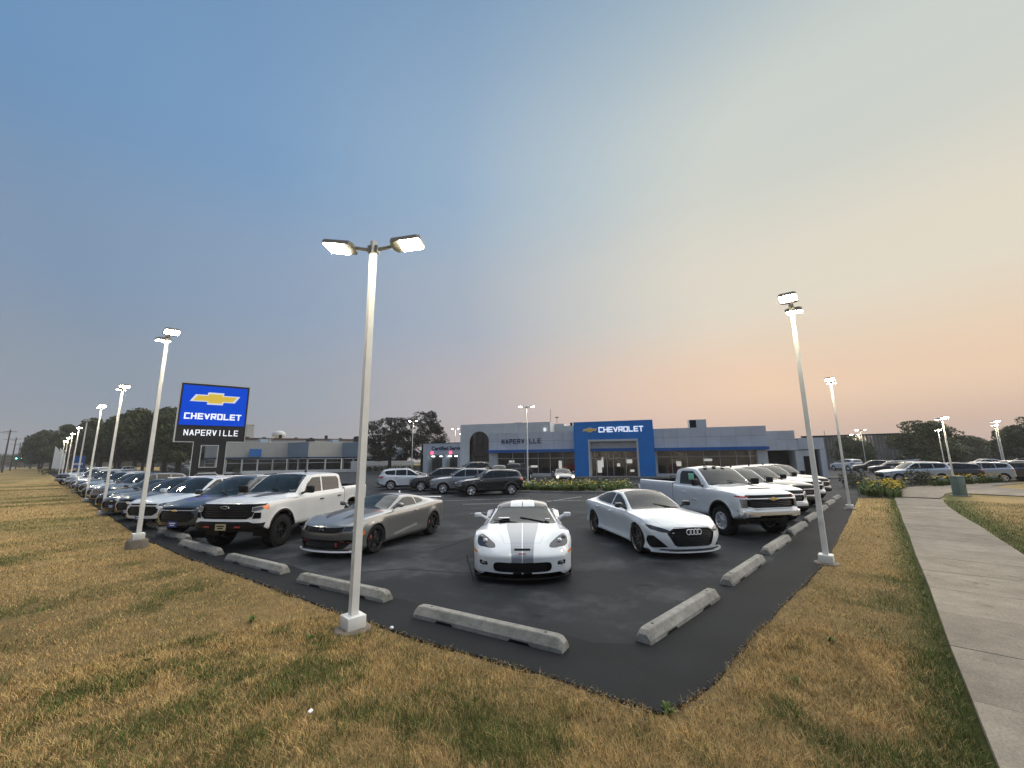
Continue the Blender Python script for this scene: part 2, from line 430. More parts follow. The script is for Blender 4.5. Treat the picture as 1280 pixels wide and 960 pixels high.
WHEELS = {}
def wheel_meshes(key, r, w, rr, style, spokes, rim_mat, tread=0):
    if key in WHEELS: return WHEELS[key]
    t = MB(); hw = w/2
    sh = .018 if tread else .012
    t.lathe([(rr, -hw*.86), (rr+.012, -hw*.96), (rr+(r-rr)*.45, -hw*1.0), (r-sh*1.6, -hw*.93), (r-.004, -hw*.74), (r, -hw*.35), (r, hw*.35), (r-.004, hw*.74), (r-sh*1.6, hw*.93), (rr+(r-rr)*.45, hw), (rr+.012, hw*.96), (rr, hw*.86)], 40, 1)
    if tread:
        for i in range(30):
            a = 2*PI*i/30
            for sg in (-1, 1):
                mt = Matrix.Rotation(-a, 4, 'Y'); t.cbox(mt @ Vector((r-.004, sg*hw*.72, 0)), (.026, hw*.5, r*.14), 0, mt.to_3x3())
    tyre = t.mesh('tyre', M['rubber'], True, 40)
    b = MB()
    b.lathe([(rr+.004, hw*.86), (rr+.006, hw*.92), (rr-.012, hw*.93), (rr-.022, hw*.80), (rr-.03, hw*.2), (rr-.02, -hw*.8), (rr+.004, -hw*.86)], 36, 1)
    b.lathe([(rr-.03, hw*.15), (.05, hw*.05), (.0, hw*.05)], 28, 1, m=1)
    zf = hw*.78
    b.lathe([(.062, zf*.3), (.062, zf*.82), (.045, zf*.95), (0, zf*.96)], 16, 1, m=0)
    for i in range(spokes):
        a0 = 2*PI*i/spokes
        def spoke(a, half0, half1, tw=0.0, z0=.92, z1=1.0, mm=0):
            r0, r1 = .05, rr-.012; n = 4; V = []; F = []
            for k in range(n+1):
                s = k/n; rad = r0+(r1-r0)*s; ha = half0+(half1-half0)*s; y = zf*(z0+(z1-z0)*s)-.012*math.sin(PI*s); an = a+tw*s
                cx, cz = math.cos(an), math.sin(an)
                for (q, yy) in ((-ha, y-.03), (-ha*.62, y), (ha*.62, y), (ha, y-.03)):
                    V.append((cx*rad-cz*q, yy, cz*rad+cx*q))
            for k in range(n):
                for j in range(3): F.append((k*4+j, k*4+j+1, (k+1)*4+j+1, (k+1)*4+j))
            b.add(V, F, mm)
        if style == 'five': spoke(a0, .055, .035)
        elif style == 'fork': spoke(a0, .022, .016, .20); spoke(a0, .022, .016, -.20)
        elif style == 'blade': spoke(a0, .030, .020, .25); spoke(a0+.18, .014, .012, .12)
        elif style == 'truck': spoke(a0, .030, .040, .10); spoke(a0, .030, .030, -.16, mm=0)
    d = MB(); d.lathe([(.06, hw*.25), (rr*.78, hw*.25), (rr*.78, hw*.12), (.06, hw*.12)], 24, 1)
    rim = b.mesh('rim', [rim_mat, M['trim']], True, 35)
    disc = d.mesh('brake_disc', M['brake'], True, 35)
    WHEELS[key] = (tyre, rim, disc); return WHEELS[key]
def add_wheels(root, S, mt):
    tyre, rim, disc = mt
    for cx in (S['xf'], S['xr']):
        for sg in (1, -1):
            w = empty('wheel', (cx, sg*S['track'], S['rw']), 0 if sg > 0 else PI, root)
            link(bpy.data.objects.new('tyre', tyre), w); link(bpy.data.objects.new('rim', rim), w); link(bpy.data.objects.new('brake_disc', disc), w)
            if S.get('caliper'):
                cm = S.get('_cal') or MB().cbox((.0, .03, 0), (.07, .06, .16), 0, None, .015).mesh('brake_caliper', M['redpaint'], True, 40); S['_cal'] = cm
                o = link(bpy.data.objects.new('brake_caliper', cm), w); o.location = (S['rw']*.42, .02, .03)
def build_car(S, pnt, paint2=None):
    root = empty(S['name'])
    V, F = car_half(S)
    bm = bmesh.new(); bv = [bm.verts.new(v) for v in V]
    for f in F:
        q = []
        for i in f:
            if bv[i] not in q: q.append(bv[i])
        if len(q) > 2:
            try: bm.faces.new(q)
            except ValueError: pass
    bmesh.ops.remove_doubles(bm, verts=bm.verts[:], dist=1e-4)
    bmesh.ops.dissolve_degenerate(bm, edges=bm.edges[:], dist=1e-4)
    bm.normal_update()
    sg = sum(f.normal.y*f.calc_area() for f in bm.faces if f.calc_center_median().y > .4)
    if sg < 0: bmesh.ops.reverse_faces(bm, faces=bm.faces[:])
    rl = bm.faces.layers.int.new('region'); feats = S['features']
    for cx in (S['xf'], S['xr']):
        fs = cut(bm, circle(cx, S['rw']+S.get('archup', .0), S['ra'], 30), 1, .15, (cx-1, cx+1))
        fs = [f for f in fs if f.calc_center_median().y > S['track']-.35]
        bmesh.ops.delete(bm, geom=fs, context='FACES')
    if S.get('arch_trim'):
        for cx in (S['xf'], S['xr']):
            for f in cut(bm, circle(cx, S['rw']+S.get('archup', .0), S['ra']+S['arch_trim'], 30), 1, .15, (cx-1, cx+1)):
                f.material_index = MATS.index(S.get('arch_mat', 'trim'))
    for i, ft in enumerate(feats):
        fs = cut(bm, ft['p'], ft['ax'], ft.get('thr', .12), ft.get('lim'))
        only = ft.get('only'); nm = ft.get('n')
        for f in fs:
            if 'ymin' in ft and f.calc_center_median().y < ft['ymin']: continue
            if only is not None and (feats[f[rl]-1]['n'] if f[rl] else 'body') not in only: continue
            if nm: f[rl] = i+1
            if ft.get('m') is not None: f.material_index = MATS.index(ft['m'])
    bm.verts.index_update(); bm.normal_update()
    VV = [tuple(v.co) for v in bm.verts]; groups = {}
    for f in bm.faces:
        k = f[rl]; groups.setdefault(k, ([], [])); groups[k][0].append([v.index for v in f.verts]); groups[k][1].append(f.material_index)
    mats = [pnt if k == 'paint' else (paint2 or M['gloss']) if k == 'paint2' else {'decal': M['greystripe']}.get(k) or M[k] for k in MATS]
    bf, bmi = groups.pop(0)
    body = part_mesh('body', VV, bf, bmi, mats, True)
    # lips of the wheel openings
    b2 = bmesh.new(); b2.from_mesh(body)
    for cx in (S['xf'], S['xr']):
        ed = [e for e in b2.edges if len(e.link_faces) == 1 and all(abs(math.hypot(v.co.x-cx, v.co.z-S['rw']-S.get('archup', 0))-S['ra']) < .012 for v in e.verts)]
        if ed:
            r = bmesh.ops.extrude_edge_only(b2, edges=ed)
            for g in r['geom']:
                if isinstance(g, bmesh.types.BMVert): g.co.y -= math.copysign(.05, g.co.y)
    # underside
    b2.to_mesh(body); b2.free()
    body.set_sharp_from_angle(angle=math.radians(38))
    link(bpy.data.objects.new('body', body), root)
    for k in sorted(groups):
        ft = feats[k-1]; f, mi = groups[k]
        kw = dict(gap=ft.get('gap', 0), depth=ft.get('d', 0), axis=ft['ax'], wall=MATS.index(ft.get('wall', 'trim')))
        if ft.get('c'):
            o = link(bpy.data.objects.new(ft['n'], part_mesh(ft['n'], VV, f, mi, mats, True, **kw)), root); kids = [(o, 1)]
        else:
            kids = [(link(bpy.data.objects.new(ft['n'], part_mesh(ft['n'], VV, f, mi, mats, False, flip=fl, **kw)), root), -1 if fl else 1) for fl in (False, True)]
        for o, s2 in kids:
            for nm, fn in ft.get('sub', ()): fn(o, s2)
    bm.free()
    # underbody and wheel wells
    u = MB(); zb = S['under']; Wd = max(p[1] for p in S['W'])
    u.box(S['x0']+.25, S['x1']-.45, -Wd*.80, Wd*.80, zb, zb+.05)
    for cx in (S['xf'], S['xr']):
        for sg in (1, -1):
            n = 12; Vv = []; Ff = []; rad = S['ra']+.015
            for i in range(n+1):
                a = PI*i/n*1.16-.25
                for y in (S['track']+.06, S['track']-.34): Vv.append((cx+rad*math.cos(a), sg*min(y, Wd*.95), S['rw']+S.get('archup', 0)+rad*math.sin(a)))
            for i in range(n): Ff.append((2*i, 2*i+1, 2*i+3, 2*i+2))
            u.add(Vv, Ff)
            u.add([(cx+rad*math.cos(PI*i/8*1.16-.25), sg*(S['track']-.34), S['rw']+S.get('archup', 0)+rad*math.sin(PI*i/8*1.16-.25)) for i in range(9)], [tuple(range(9))])
    u.obj('underbody', M['trim'], root)
    add_wheels(root, S, wheel_meshes(*S['wheel']))
    for fn in S.get('extras', ()): fn(root, S, pnt)
    return root
# extras -----------------------------------------------------------------
def mirrors(x, y, z, size=(.16,.24,.15), mat=None, arm=.10, lean=0):
    def f(root, S, pnt):
        for sg in (1, -1):
            b = MB(); b.cbox((x, sg*(y+arm+size[1]/2-.03), z+size[2]*.35), size, 0, Matrix.Rotation(sg*-.18, 3, 'Z'), min(size)*.36)
            b.tube([(x+.02, sg*(y-.05), z-.05), (x+.01, sg*(y+arm*.5), z+.0), (x, sg*(y+arm+.04), z+.04)], [.035,.03,.03], 8, 1)
            o = b.obj('wing_mirror', [mat or pnt, M['trim'] if mat else pnt], root, True, 40)
            g = MB(); g.cbox((x-size[0]/2-.002, sg*(y+arm+size[1]/2-.03), z+size[2]*.35), (.008, size[1]*.8, size[2]*.74), 0, Matrix.Rotation(sg*-.18, 3, 'Z'), .003)
            g.obj('mirror_glass', M['chrome'], o)
    return f
def handles(pts, mat=None, size=(.2,.035,.035)):
    def f(root, S, pnt):
        for sg in (1, -1):
            for x, y, z in pts:
                b = MB(); b.cbox((x, sg*(y+.012), z), size, 0, None, .014); b.obj('door_handle', mat or pnt, root, True, 50)
    return f
def interior(xs, yz=(.36,.62), dash=.75, zseat=.45, w=.5, top=None):
    def f(root, S, pnt):
        key = ('seat', round(zseat, 2), top)
        if key not in WHEELS:
            b = MB(); b.cbox((0,0,.08), (.5,w,.16), 0, None, .05); ht = top or .62
            R = Matrix.Rotation(-.22, 3, 'Y'); b.cbox((-.28,0,.16+ht*.42), (.14,w*.94,ht*.85), 0, R, .05)
            b.cbox((-.40,0,.16+ht*.98), (.09,w*.5,.17), 0, R, .035); WHEELS[key] = b.mesh('seat', M['interior'], True, 50)
        for x in xs:
            for sg in (1, -1):
                o = link(bpy.data.objects.new('seat', WHEELS[key]), root); o.location = (x, sg*yz[0], zseat)
        d = MB(); d.cbox((dash, 0, yz[1]), (.40, yz[0]*4-.12, .22), 0, None, .07); d.obj('dashboard', M['interior'], root, True, 50)
        wv = MB(); wv.lathe([(.185+.014*math.cos(a), .014*math.sin(a)) for a in np.linspace(0, 2*PI, 7)[:-1]], 20, 0, closed=True)
        wv.cbox((0,0,0), (.03,.36,.035)); wv.cbox((0,0,-.09), (.03,.035,.17))
        o = wv.obj('steering_wheel', M['interior'], root, True, 50); o.location = (dash-.30, yz[0], yz[1]+.10); o.rotation_euler = (0, -.35, 0)
    return f
BOW = [(-.5,-.085),(-.40,.085),(-.17,.085),(-.155,.15),(.165,.15),(.155,.085),(.5,.085),(.40,-.085),(.17,-.085),(.155,-.15),(-.165,-.15),(-.155,-.085)]
def bowtie_mesh(w, th=.02, border='silver', fill='gold'):
    b = MB(); P = [(-u*w, v*w) for u, v in BOW]
    b.prism(P, 0, 0, th, 0)
    q = [(u*(.86)+(.0), v*.74) for u, v in P]
    b.prism(q, 0, th*.5, th*1.35, 1)
    return b.mesh('emblem', [M[border], M[fill]])
def emblem(x, z, w, border='silver', fill='gold', tilt=0):
    def f(root, S, pnt):
        o = link(bpy.data.objects.new('emblem', bowtie_mesh(w, .016, border, fill)), root); o.location = (x, 0, z); o.rotation_euler = (0, tilt, 0)
    return f
def bars(name, items, mat, round_=0.008):
    """each (cx,cy,cz,dx,dy,dz) a bar of one part"""
    def f(root, S, pnt):
        b = MB()
        for c in items: b.cbox(c[:3], c[3:6], 0, Matrix.Rotation(c[6], 3, 'Z') if len(c) > 6 else None, min(round_, min(c[3:6])*.4))
        b.obj(name, mat if not isinstance(mat, str) else (pnt if mat == 'paint' else M[mat]), root, True, 40)
    return f
def cbars(name, items, plan, W, p, r, mat):
    """bars that follow the plan curve of the nose: (z, half width, x at the middle)"""
    def f(root, S, pnt):
        b = MB()
        for z, w, x in items: b.tube([(x-plan*(abs(y)/W)**p, y, z) for y in np.linspace(-w, w, 13)], r, 6)
        b.obj(name, M[mat], root, True, 60)
    return f
def plate(x, z, mat='plateblue', w=.31, h=.16, tilt=0, y=0):
    def f(root, S, pnt):
        b = MB(); b.cbox((0,0,0), (.012,w,h), 0, None, .004)
        for k in range(2): b.cbox((.0075, 0, .03-.055*k), (.003, w*(.7-.2*k), .028), 1)
        o = b.obj('number_plate', [M[mat], M['paper'] if mat == 'plateblue' else M['trim']], root); o.location = (x, y, z); o.rotation_euler = (0, tilt, 0)
    return f
def wipers(pts):
    def f(root, S, pnt):
        for a, b_ in pts:
            b = MB(); b.tube([a, b_], .011, 6); b.obj('wiper', M['trim'], root)
    return f
def blob(name, pts, r, mat, scale=(1,1,1)):
    """small rounded lamps"""
    def f(root, S, pnt):
        for p in pts:
            b = MB(); b.lathe([(0,-r*.5),(r*.6,-r*.35),(r,0),(r*.8,r*.35),(0,r*.5)], 14, 0)
            o = b.obj(name, M[mat], root, True); o.location = p; o.scale = scale
    return f
# ------------------------------------------------------------------ car shapes
def F_(n, ax, p, **k): return dict(n=n, ax=ax, p=p, **k)
def sports_coupe():      # low white two-seater
    S = dict(name='sports_car', x0=-2.16, x1=2.20, xf=1.345, xr=-1.345, rw=.335, ra=.37, track=.80, under=.16, rn=.10, rrear=.14, fall=.85, plan=.42, planp=2.2, planr=.2, flare=.012,
      arch_flare=[(1.345,.37),(-1.345,.37)],
      W=[(-2.16,.88),(-1.9,.93),(-1.345,.965),(-.8,.945),(-.2,.905),(.5,.905),(.9,.925),(1.345,.96),(1.8,.94),(2.2,.86)],
      zb=[(-2.16,.30),(-1.7,.2),(-1,.15),(1,.14),(1.75,.13),(2.2,.13)],
      zs=[(-2.16,.80),(-1.9,.87),(-1.345,.90),(-.8,.85),(-.2,.81),(.4,.81),(.9,.825),(1.345,.825),(1.7,.765),(2.0,.66),(2.2,.53)],
      zc=[(-2.16,.84),(-1.95,.90),(-1.6,.985),(-1.1,1.12),(-.75,1.20),(-.42,1.24),(-.12,1.225),(.2,1.11),(.55,.985),(.82,.90),(1.1,.855),(1.5,.785),(1.85,.70),(2.05,.63),(2.2,.55)],
      yb=[(-2.16,.78),(-1.345,.80),(-.6,.80),(.4,.80),(.85,.80),(1.345,.72),(1.8,.70),(2.2,.72)],
      yr=[(-2.16,.55),(-1.6,.60),(-1.1,.60),(-.42,.56),(-.12,.57),(.3,.66),(.72,.74),(.9,.62),(1.345,.50),(2.2,.45)],
      zr=[(-2.16,.835),(-1.6,.95),(-1.1,1.07),(-.42,1.175),(-.12,1.155),(.3,1.00),(.72,.855),(.9,.845),(1.345,.785),(1.8,.70),(2.2,.545)],
      face=[(0,-.10),(.13,-.03),(.2,.0),(.36,.02),(.50,.03),(.58,.0),(.9,0)], tail=[(0,-.15),(.4,0),(1,0)],
      wheel=('sports',.335,.27,.238,'fork',5,M['alloy']))
    ft = [F_('hood',2,[(.78,0),(.80,.60),(1.2,.52),(1.9,.33),(1.93,0)],c=1,gap=.002),
      F_(None,2,[(-.6,.0),(-.6,.9),(.08,.62),(.10,.60),(.16,0)],m='gloss',thr=.35),
      F_(None,2,[(-.5,.012),(-.5,.26),(.14,.28),(.14,.012)],m='paint',thr=.35),
      F_('windscreen',2,[(.13,0),(.09,.49),(.0,.535),(.70,.725),(.79,.66),(.86,.4),(.88,0)],m='glass',c=1,d=.006,thr=.2),
      F_('door',1,[(.70,.80),(.62,.30),(.56,.22),(-.62,.22),(-.66,.5),(-.55,.85),(-.2,1.3),(.2,1.2)],gap=.008,thr=.42),
      F_('side_window',1,[(.58,.845),(-.62,.85),(-.66,.93),(-.35,1.12),(-.1,1.115),(.2,1.0)],m='sideglass',d=.006,thr=.15),
      F_(None,2,[(.78,.010),(.78,.345),(1.3,.30),(1.85,.225),(2.3,.19),(2.3,.010)],m='stripe',only=('body','hood')),
      F_(None,0,[(.010,.40),(.010,.60),(.195,.60),(.195,.40)],m='stripe',thr=.3,lim=(1.9,3)),
      F_(None,0,[(.014,.10),(.014,.24),(.17,.24),(.17,.10)],m='gloss',thr=.3,lim=(1.9,3)),
      F_('headlight',2,rpoly([(1.55,.78),(1.60,.855),(1.72,.86),(1.83,.79),(1.955,.60),(1.965,.49),(1.86,.51),(1.68,.66)],.05,4),m='darklens',d=.004,thr=.1),
      F_('front_grille',0,rpoly([(0,.235),(.46,.235),(.52,.27),(.525,.37),(.46,.40),(0,.40)],.03)[0:],c=1,m='trim',d=.05,thr=.3,lim=(1.9,3)),
      F_('fog_lamp',0,rpoly([(.63,.33),(.78,.335),(.79,.41),(.64,.395)],.02),m='gloss',d=.03,thr=.1,lim=(1.7,3)),
      F_('bumper_duct',0,[(0,.585),(.15,.585),(.14,.615),(0,.615)],c=1,m='trim',d=.03,thr=.05,lim=(1.8,3)),
      F_('side_marker',1,[(1.62,.52),(1.86,.50),(1.86,.535),(1.64,.555)],m='amber',d=-.003)]
    ft[10]['p'] = [(0,.235),(.44,.235),(.50,.25),(.525,.29),(.525,.35),(.50,.385),(.44,.40),(0,.40)]
    S['features'] = ft
    lip = [(2.02-.42*(y/.96)**2.2*1.0, y) for y in np.linspace(0,.93,9)]
    def splitter(root, S, pnt):
        b = MB(); V = []; Fc = []
        ys = np.linspace(-.895,.895,21)
        for y in ys:
            x = 2.165-.42*(abs(y)/.965)**2.2
            V += [(x-.30,y,.13),(x+.01,y,.125),(x+.012,y,.105),(x-.3,y,.105)]
        for i in range(20):
            for j in range(4): Fc.append((i*4+(j+1)%4,(i+1)*4+(j+1)%4,(i+1)*4+j,i*4+j))
        b.add(V,Fc); b.obj('front_splitter', M['gloss'], root)
    S['extras'] = [mirrors(.40,.83,.965,(.11,.165,.095),arm=.11), handles([(-.45,.905,.70)],None,(.10,.02,.03)), interior([-.15],(.36,.50),.58,.22,.46), splitter,
      blob('projector',[(1.78,.70,.70),(1.78,-.70,.70)],.045,'chrome'), blob('projector',[(1.66,.79,.745),(1.66,-.79,.745)],.04,'lens'),
      blob('fog_bulb',[(2.005,.70,.365),(2.005,-.70,.365)],.04,'lens',(1,1.4,1)),
      bars('emblem',[(2.225,.035,.555,.014,.07,.022,.3),(2.225,-.035,.555,.014,.07,.022,-.3)],'redlens'),
      bars('sticker',[(.64,-.40,.962,.12,.24,.012)],'paper'), bars('price_tag',[(.66,.54,.942,.07,.10,.012)],'paper'), wipers([((.80,.55,.885),(.62,-.05,.97)),((.84,-.1,.895),(.66,-.62,.92))])]
    return S
def muscle_coupe():      # grey two-door
    S = dict(name='sports_coupe', x0=-2.42, x1=2.32, xf=1.405, xr=-1.405, rw=.35, ra=.385, track=.81, under=.17, rn=.09, rrear=.12, fall=.7, plan=.30, planr=.22, flare=.022,
      arch_flare=[(1.405,.40),(-1.405,.40)],
      W=[(-2.42,.86),(-2.0,.92),(-1.405,.955),(-.8,.92),(-.1,.90),(.7,.905),(1.405,.94),(2.0,.92),(2.32,.87)],
      zb=[(-2.42,.34),(-1.9,.24),(-1,.18),(1,.17),(1.8,.15),(2.32,.15)],
      zs=[(-2.42,.95),(-2.0,1.02),(-1.405,1.045),(-.8,1.0),(-.1,.97),(.8,.955),(1.405,.93),(1.9,.87),(2.2,.79),(2.32,.75)],
      zc=[(-2.42,1.02),(-2.2,1.075),(-1.85,1.085),(-1.45,1.17),(-1.0,1.28),(-.5,1.345),(-.12,1.335),(.3,1.20),(.7,1.06),(.85,1.025),(1.3,.98),(1.8,.90),(2.15,.81),(2.32,.76)],
      yb=[(-2.42,.76),(-1.8,.80),(-1.405,.82),(-.8,.80),(.7,.80),(1.0,.80),(1.6,.80),(2.32,.78)],
      yr=[(-2.42,.6),(-1.8,.64),(-1.4,.60),(-1.0,.585),(-.5,.58),(-.12,.59),(.3,.66),(.72,.735),(.95,.60),(1.6,.52),(2.32,.5)],
      zr=[(-2.42,1.015),(-1.85,1.07),(-1.4,1.14),(-1.0,1.225),(-.5,1.285),(-.12,1.27),(.3,1.13),(.72,.99),(.95,.985),(1.6,.93),(2.32,.755)],
      side=[(.90,0.0),(.985,.09),(.99,.30),(1.0,.60),(1.0,.80),(.96,.975)],
      face=[(0,-.12),(.15,.02),(.24,.02),(.36,.0),(.50,.035),(.62,.05),(.72,.0),(.9,-.03)], tail=[(0,-.2),(.5,0),(.9,0),(1.02,.06)],
      wheel=('muscle',.35,.26,.268,'five',5,M['darkalloy']), caliper=1)
    S['features'] = [F_('hood',2,[(.82,0),(.86,.72),(1.5,.72),(2.12,.66),(2.2,0)],c=1,gap=.003),
      F_(None,2,[(.86,.16),(.86,.62),(1.3,.62),(1.75,.44),(1.92,.25),(1.5,.20)],m='decal',only=('hood',)),
      F_(None,2,[(.83,.60),(.85,.70),(1.25,.64),(1.05,.60)],m='redpaint',only=('hood',)),  # red reflection on the hood, painted as a patch
      F_('windscreen',2,[(-.10,0),(-.12,.50),(-.05,.545),(.70,.71),(.80,.64),(.86,.35),(.88,0)],m='glass',c=1,d=.006,thr=.15),
      F_('door',1,[(.80,.97),(.78,.55),(.70,.30),(-.62,.30),(-.74,.62),(-.70,.99),(-.45,1.32),(-.1,1.32),(.3,1.2)],gap=.008,thr=.42),
      F_('side_window',1,[(.60,1.0),(-.62,1.02),(-.60,1.21),(-.40,1.245),(-.12,1.235),(.25,1.115)],m='sideglass',d=.006),
      F_('quarter_window',1,[(-.67,1.03),(-.98,1.06),(-1.06,1.10),(-.95,1.17),(-.68,1.21)],m='sideglass',d=.006),
      F_('rear_window',2,[(-1.02,0),(-1.05,.50),(-1.72,.56),(-1.78,0)],m='glass',c=1,d=.006),
      F_('headlight',0,rpoly([(.602,.634),(.87,.655),(.88,.765),(.615,.738)],.02),m='darklens',d=.01,thr=.05,lim=(1.7,3)),
      F_('upper_grille',0,[(0,.60),(.40,.60),(.595,.632),(.60,.735),(.4,.722),(0,.718)],c=1,m='trim',d=.03,thr=.05,lim=(1.7,3)),
      F_('lower_grille',0,[(0,.225),(.60,.225),(.68,.28),(.82,.41),(.74,.445),(.50,.43),(0,.43)],c=1,m='trim',d=.05,thr=.1,lim=(1.7,3)),
      F_(None,1,[(-.55,.42),(.55,.315),(.62,.355),(-.5,.50)],m='paint2',thr=.05),
      F_('side_marker',1,[(1.86,.52),(1.92,.52),(1.90,.62),(1.84,.62)],m='amber',d=-.003),
      F_('tail_lamp',0,[(.3,.8),(.82,.8),(.82,.9),(.3,.9)],m='redlens')]
    S['features'][-1]['thr'] = -2; S['features'][-1]['lim'] = (-3,-2.2)
    def spoiler(root, S, pnt):
        b = MB(); b.cbox((-2.30,0,1.082),(.16,1.36,.022),0,Matrix.Rotation(.16,3,'Y'),.01)
        for sg in (1,-1): b.cbox((-2.30,sg*.60,1.06),(.12,.05,.06),0,None,.01)
        b.obj('rear_spoiler',[pnt],root,True,40)
    def splitter(root, S, pnt):
        b = MB(); V = []; Fc = []; ys = np.linspace(-.86,.86,21)
        for y in ys:
            x = 2.33-.30*(abs(y)/.955)**2.4
            V += [(x-.3,y,.185),(x+.025,y,.185),(x+.03,y,.15),(x-.3,y,.15)]
        for i in range(20):
            for j in range(4): Fc.append((i*4+(j+1)%4,(i+1)*4+(j+1)%4,(i+1)*4+j,i*4+j))
        b.add(V,Fc); b.obj('front_lip', M['silver'], root)
    S['extras'] = [mirrors(.50,.84,1.06,(.14,.20,.12),arm=.08), handles([(-.48,.905,.86)],None,(.19,.03,.035)), interior([-.2],(.37,.62),.55,.34,.46), spoiler, splitter,
      emblem(2.315,.665,.15,'silver','trim'), bars('red_trim',[(2.235,.55,.40,.02,.20,.016,-.25),(2.15,.70,.37,.02,.10,.016,-.5),(2.265,.42,.32,.02,.05,.10),(2.235,-.55,.40,.02,.18,.016,.25),(2.15,-.70,.37,.02,.08,.016,.5)],'redpaint'),
      cbars('grille_bar',[(.635+.028*k,.50,2.325) for k in range(3)]+[(.28+.045*k,.55,2.31) for k in range(3)],.30,.955,2.4,.006,'gloss'),
      bars('daytime_lamp',[(2.15,.73,.675,.02,.20,.014,-.35),(2.15,-.73,.675,.02,.20,.014,.35)],'lens'),
      bars('price_tag',[(.60,.55,1.035,.012,.13,.012)],'paper'), wipers([((.80,.6,1.0),(.58,.0,1.09))]), blob('roof_aerial',[(-.85,0,1.345)],.05,'paper',(1.6,.6,.8))]
    return S
def sport_sedan():       # white fastback
    S = dict(name='sedan', x0=-2.55, x1=2.40, xf=1.465, xr=-1.465, rw=.36, ra=.385, track=.84, under=.17, rn=.10, rrear=.14, fall=.75, plan=.40, planp=2.6, planr=.22, flare=.03,
      arch_flare=[(1.465,.40),(-1.465,.40)],
      W=[(-2.55,.88),(-2.1,.94),(-1.465,.975),(-.9,.95),(0,.94),(.9,.95),(1.465,.97),(2.0,.95),(2.4,.92)],
      zb=[(-2.55,.36),(-2.0,.26),(-1,.19),(1,.18),(1.9,.16),(2.4,.16)],
      zs=[(-2.55,.92),(-2.2,.985),(-1.465,1.0),(-.8,.975),(0,.955),(.9,.935),(1.465,.90),(1.9,.84),(2.2,.765),(2.4,.70)],
      zc=[(-2.55,.95),(-2.35,1.04),(-2.0,1.11),(-1.5,1.26),(-1.0,1.375),(-.5,1.42),(-.1,1.415),(.2,1.34),(.6,1.15),(.95,1.01),(1.2,.985),(1.7,.92),(2.1,.83),(2.4,.735)],
      yb=[(-2.55,.76),(-2.0,.80),(-1.2,.83),(0,.84),(.9,.83),(1.4,.80),(2.4,.78)],
      yr=[(-2.55,.6),(-2.0,.60),(-1.5,.60),(-1.0,.60),(-.5,.605),(-.1,.61),(.3,.67),(.85,.765),(1.05,.66),(1.6,.58),(2.4,.5)],
      zr=[(-2.55,.945),(-2.0,1.08),(-1.5,1.20),(-1.0,1.305),(-.5,1.355),(-.1,1.34),(.3,1.21),(.85,.975),(1.05,.965),(1.6,.915),(2.4,.73)],
      side=[(.90,0.0),(.99,.07),(.962,.24),(.975,.58),(1.0,.84),(.955,.98)], tens=[0,.3,.1,0,.35,.2,.75,.45,0,0],
      face=[(0,-.12),(.17,.0),(.26,.03),(.45,.045),(.60,.02),(.72,.0),(.9,-.02)], tail=[(0,-.2),(.5,0),(1,0)],
      wheel=('sedan',.36,.27,.292,'blade',5,M['bronze']))
    S['features'] = [F_('hood',2,[(.95,0),(.98,.74),(1.6,.76),(2.1,.66),(2.24,.45),(2.27,0)],c=1,gap=.003),
      F_(None,2,[(-1.0,0),(-1.0,.57),(-.1,.58),(-.02,0)],m='gloss',thr=.6),
      F_('windscreen',2,[(.0,0),(-.06,.50),(.02,.56),(.84,.735),(.92,.68),(.99,.4),(1.01,0)],m='glass',c=1,d=.006,thr=.15),
      F_('front_door',1,[(.93,.93),(.90,.55),(.80,.30),(-.30,.30),(-.34,.9),(-.28,1.42),(.0,1.38),(.4,1.2)],gap=.008,thr=.42),
      F_('rear_door',1,[(-.30,.30),(-1.0,.30),(-1.12,.55),(-1.38,.82),(-1.38,1.0),(-1.1,1.42),(-.28,1.42),(-.34,.9)],gap=.008,thr=.42),
      F_('front_window',1,[(.66,.985),(-.27,1.0),(-.23,1.315),(.0,1.29),(.3,1.18)],m='sideglass',d=.006),
      F_('rear_window',1,[(-.34,1.0),(-1.25,1.03),(-1.56,1.08),(-1.45,1.155),(-1.0,1.275),(-.55,1.325),(-.30,1.32)],m='sideglass',d=.006),
      F_('back_glass',2,[(-1.15,0),(-1.15,.54),(-2.05,.56),(-2.1,0)],m='glass',c=1,d=.006),
      F_('radiator_grille',0,[(0,.30),(.40,.30),(.47,.33),(.60,.57),(.60,.61),(.46,.695),(0,.71)],c=1,m='trim',d=.05,thr=.1,lim=(1.7,3)),
      F_('headlight',0,rpoly([(.555,.60),(.70,.605),(.90,.665),(.93,.755),(.84,.75),(.64,.69),(.55,.655)],.015),m='darklens',d=.008,thr=.03,lim=(1.5,3)),
      F_('air_inlet',0,rpoly([(.60,.285),(.90,.25),(.93,.40),(.915,.52),(.86,.53),(.78,.45)],.02),m='trim',d=.05,thr=.03,lim=(1.5,3)),
      F_('sill_skirt',1,[(1.0,.155),(1.0,.225),(-1.0,.225),(-1.0,.155)],m='trim',d=-.012,thr=-.6),
      F_('tail_lamp',1,[(-2.6,.85),(-2.25,.86),(-2.3,.93),(-2.6,.93)],m='redlens')]
    def rings(root, S, pnt):
        b = MB()
        for k in range(4):
            n = 20; b.tube([(0,(k-1.5)*.088+.058*math.cos(2*PI*i/n),.058*math.sin(2*PI*i/n)) for i in range(n+1)],.010,6,cap=False)
        o = b.obj('emblem', M['silver'], root, True); o.location = (2.45,0,.625)
    gr = []
    for k in range(9):
        z = .325+.042*k; w = .40+ (.6-.40)*min(1,(z-.3)/.28); w = w if z < .6 else w-.14*(z-.6)/.1
        gr.append((z, w-.045, 2.425))
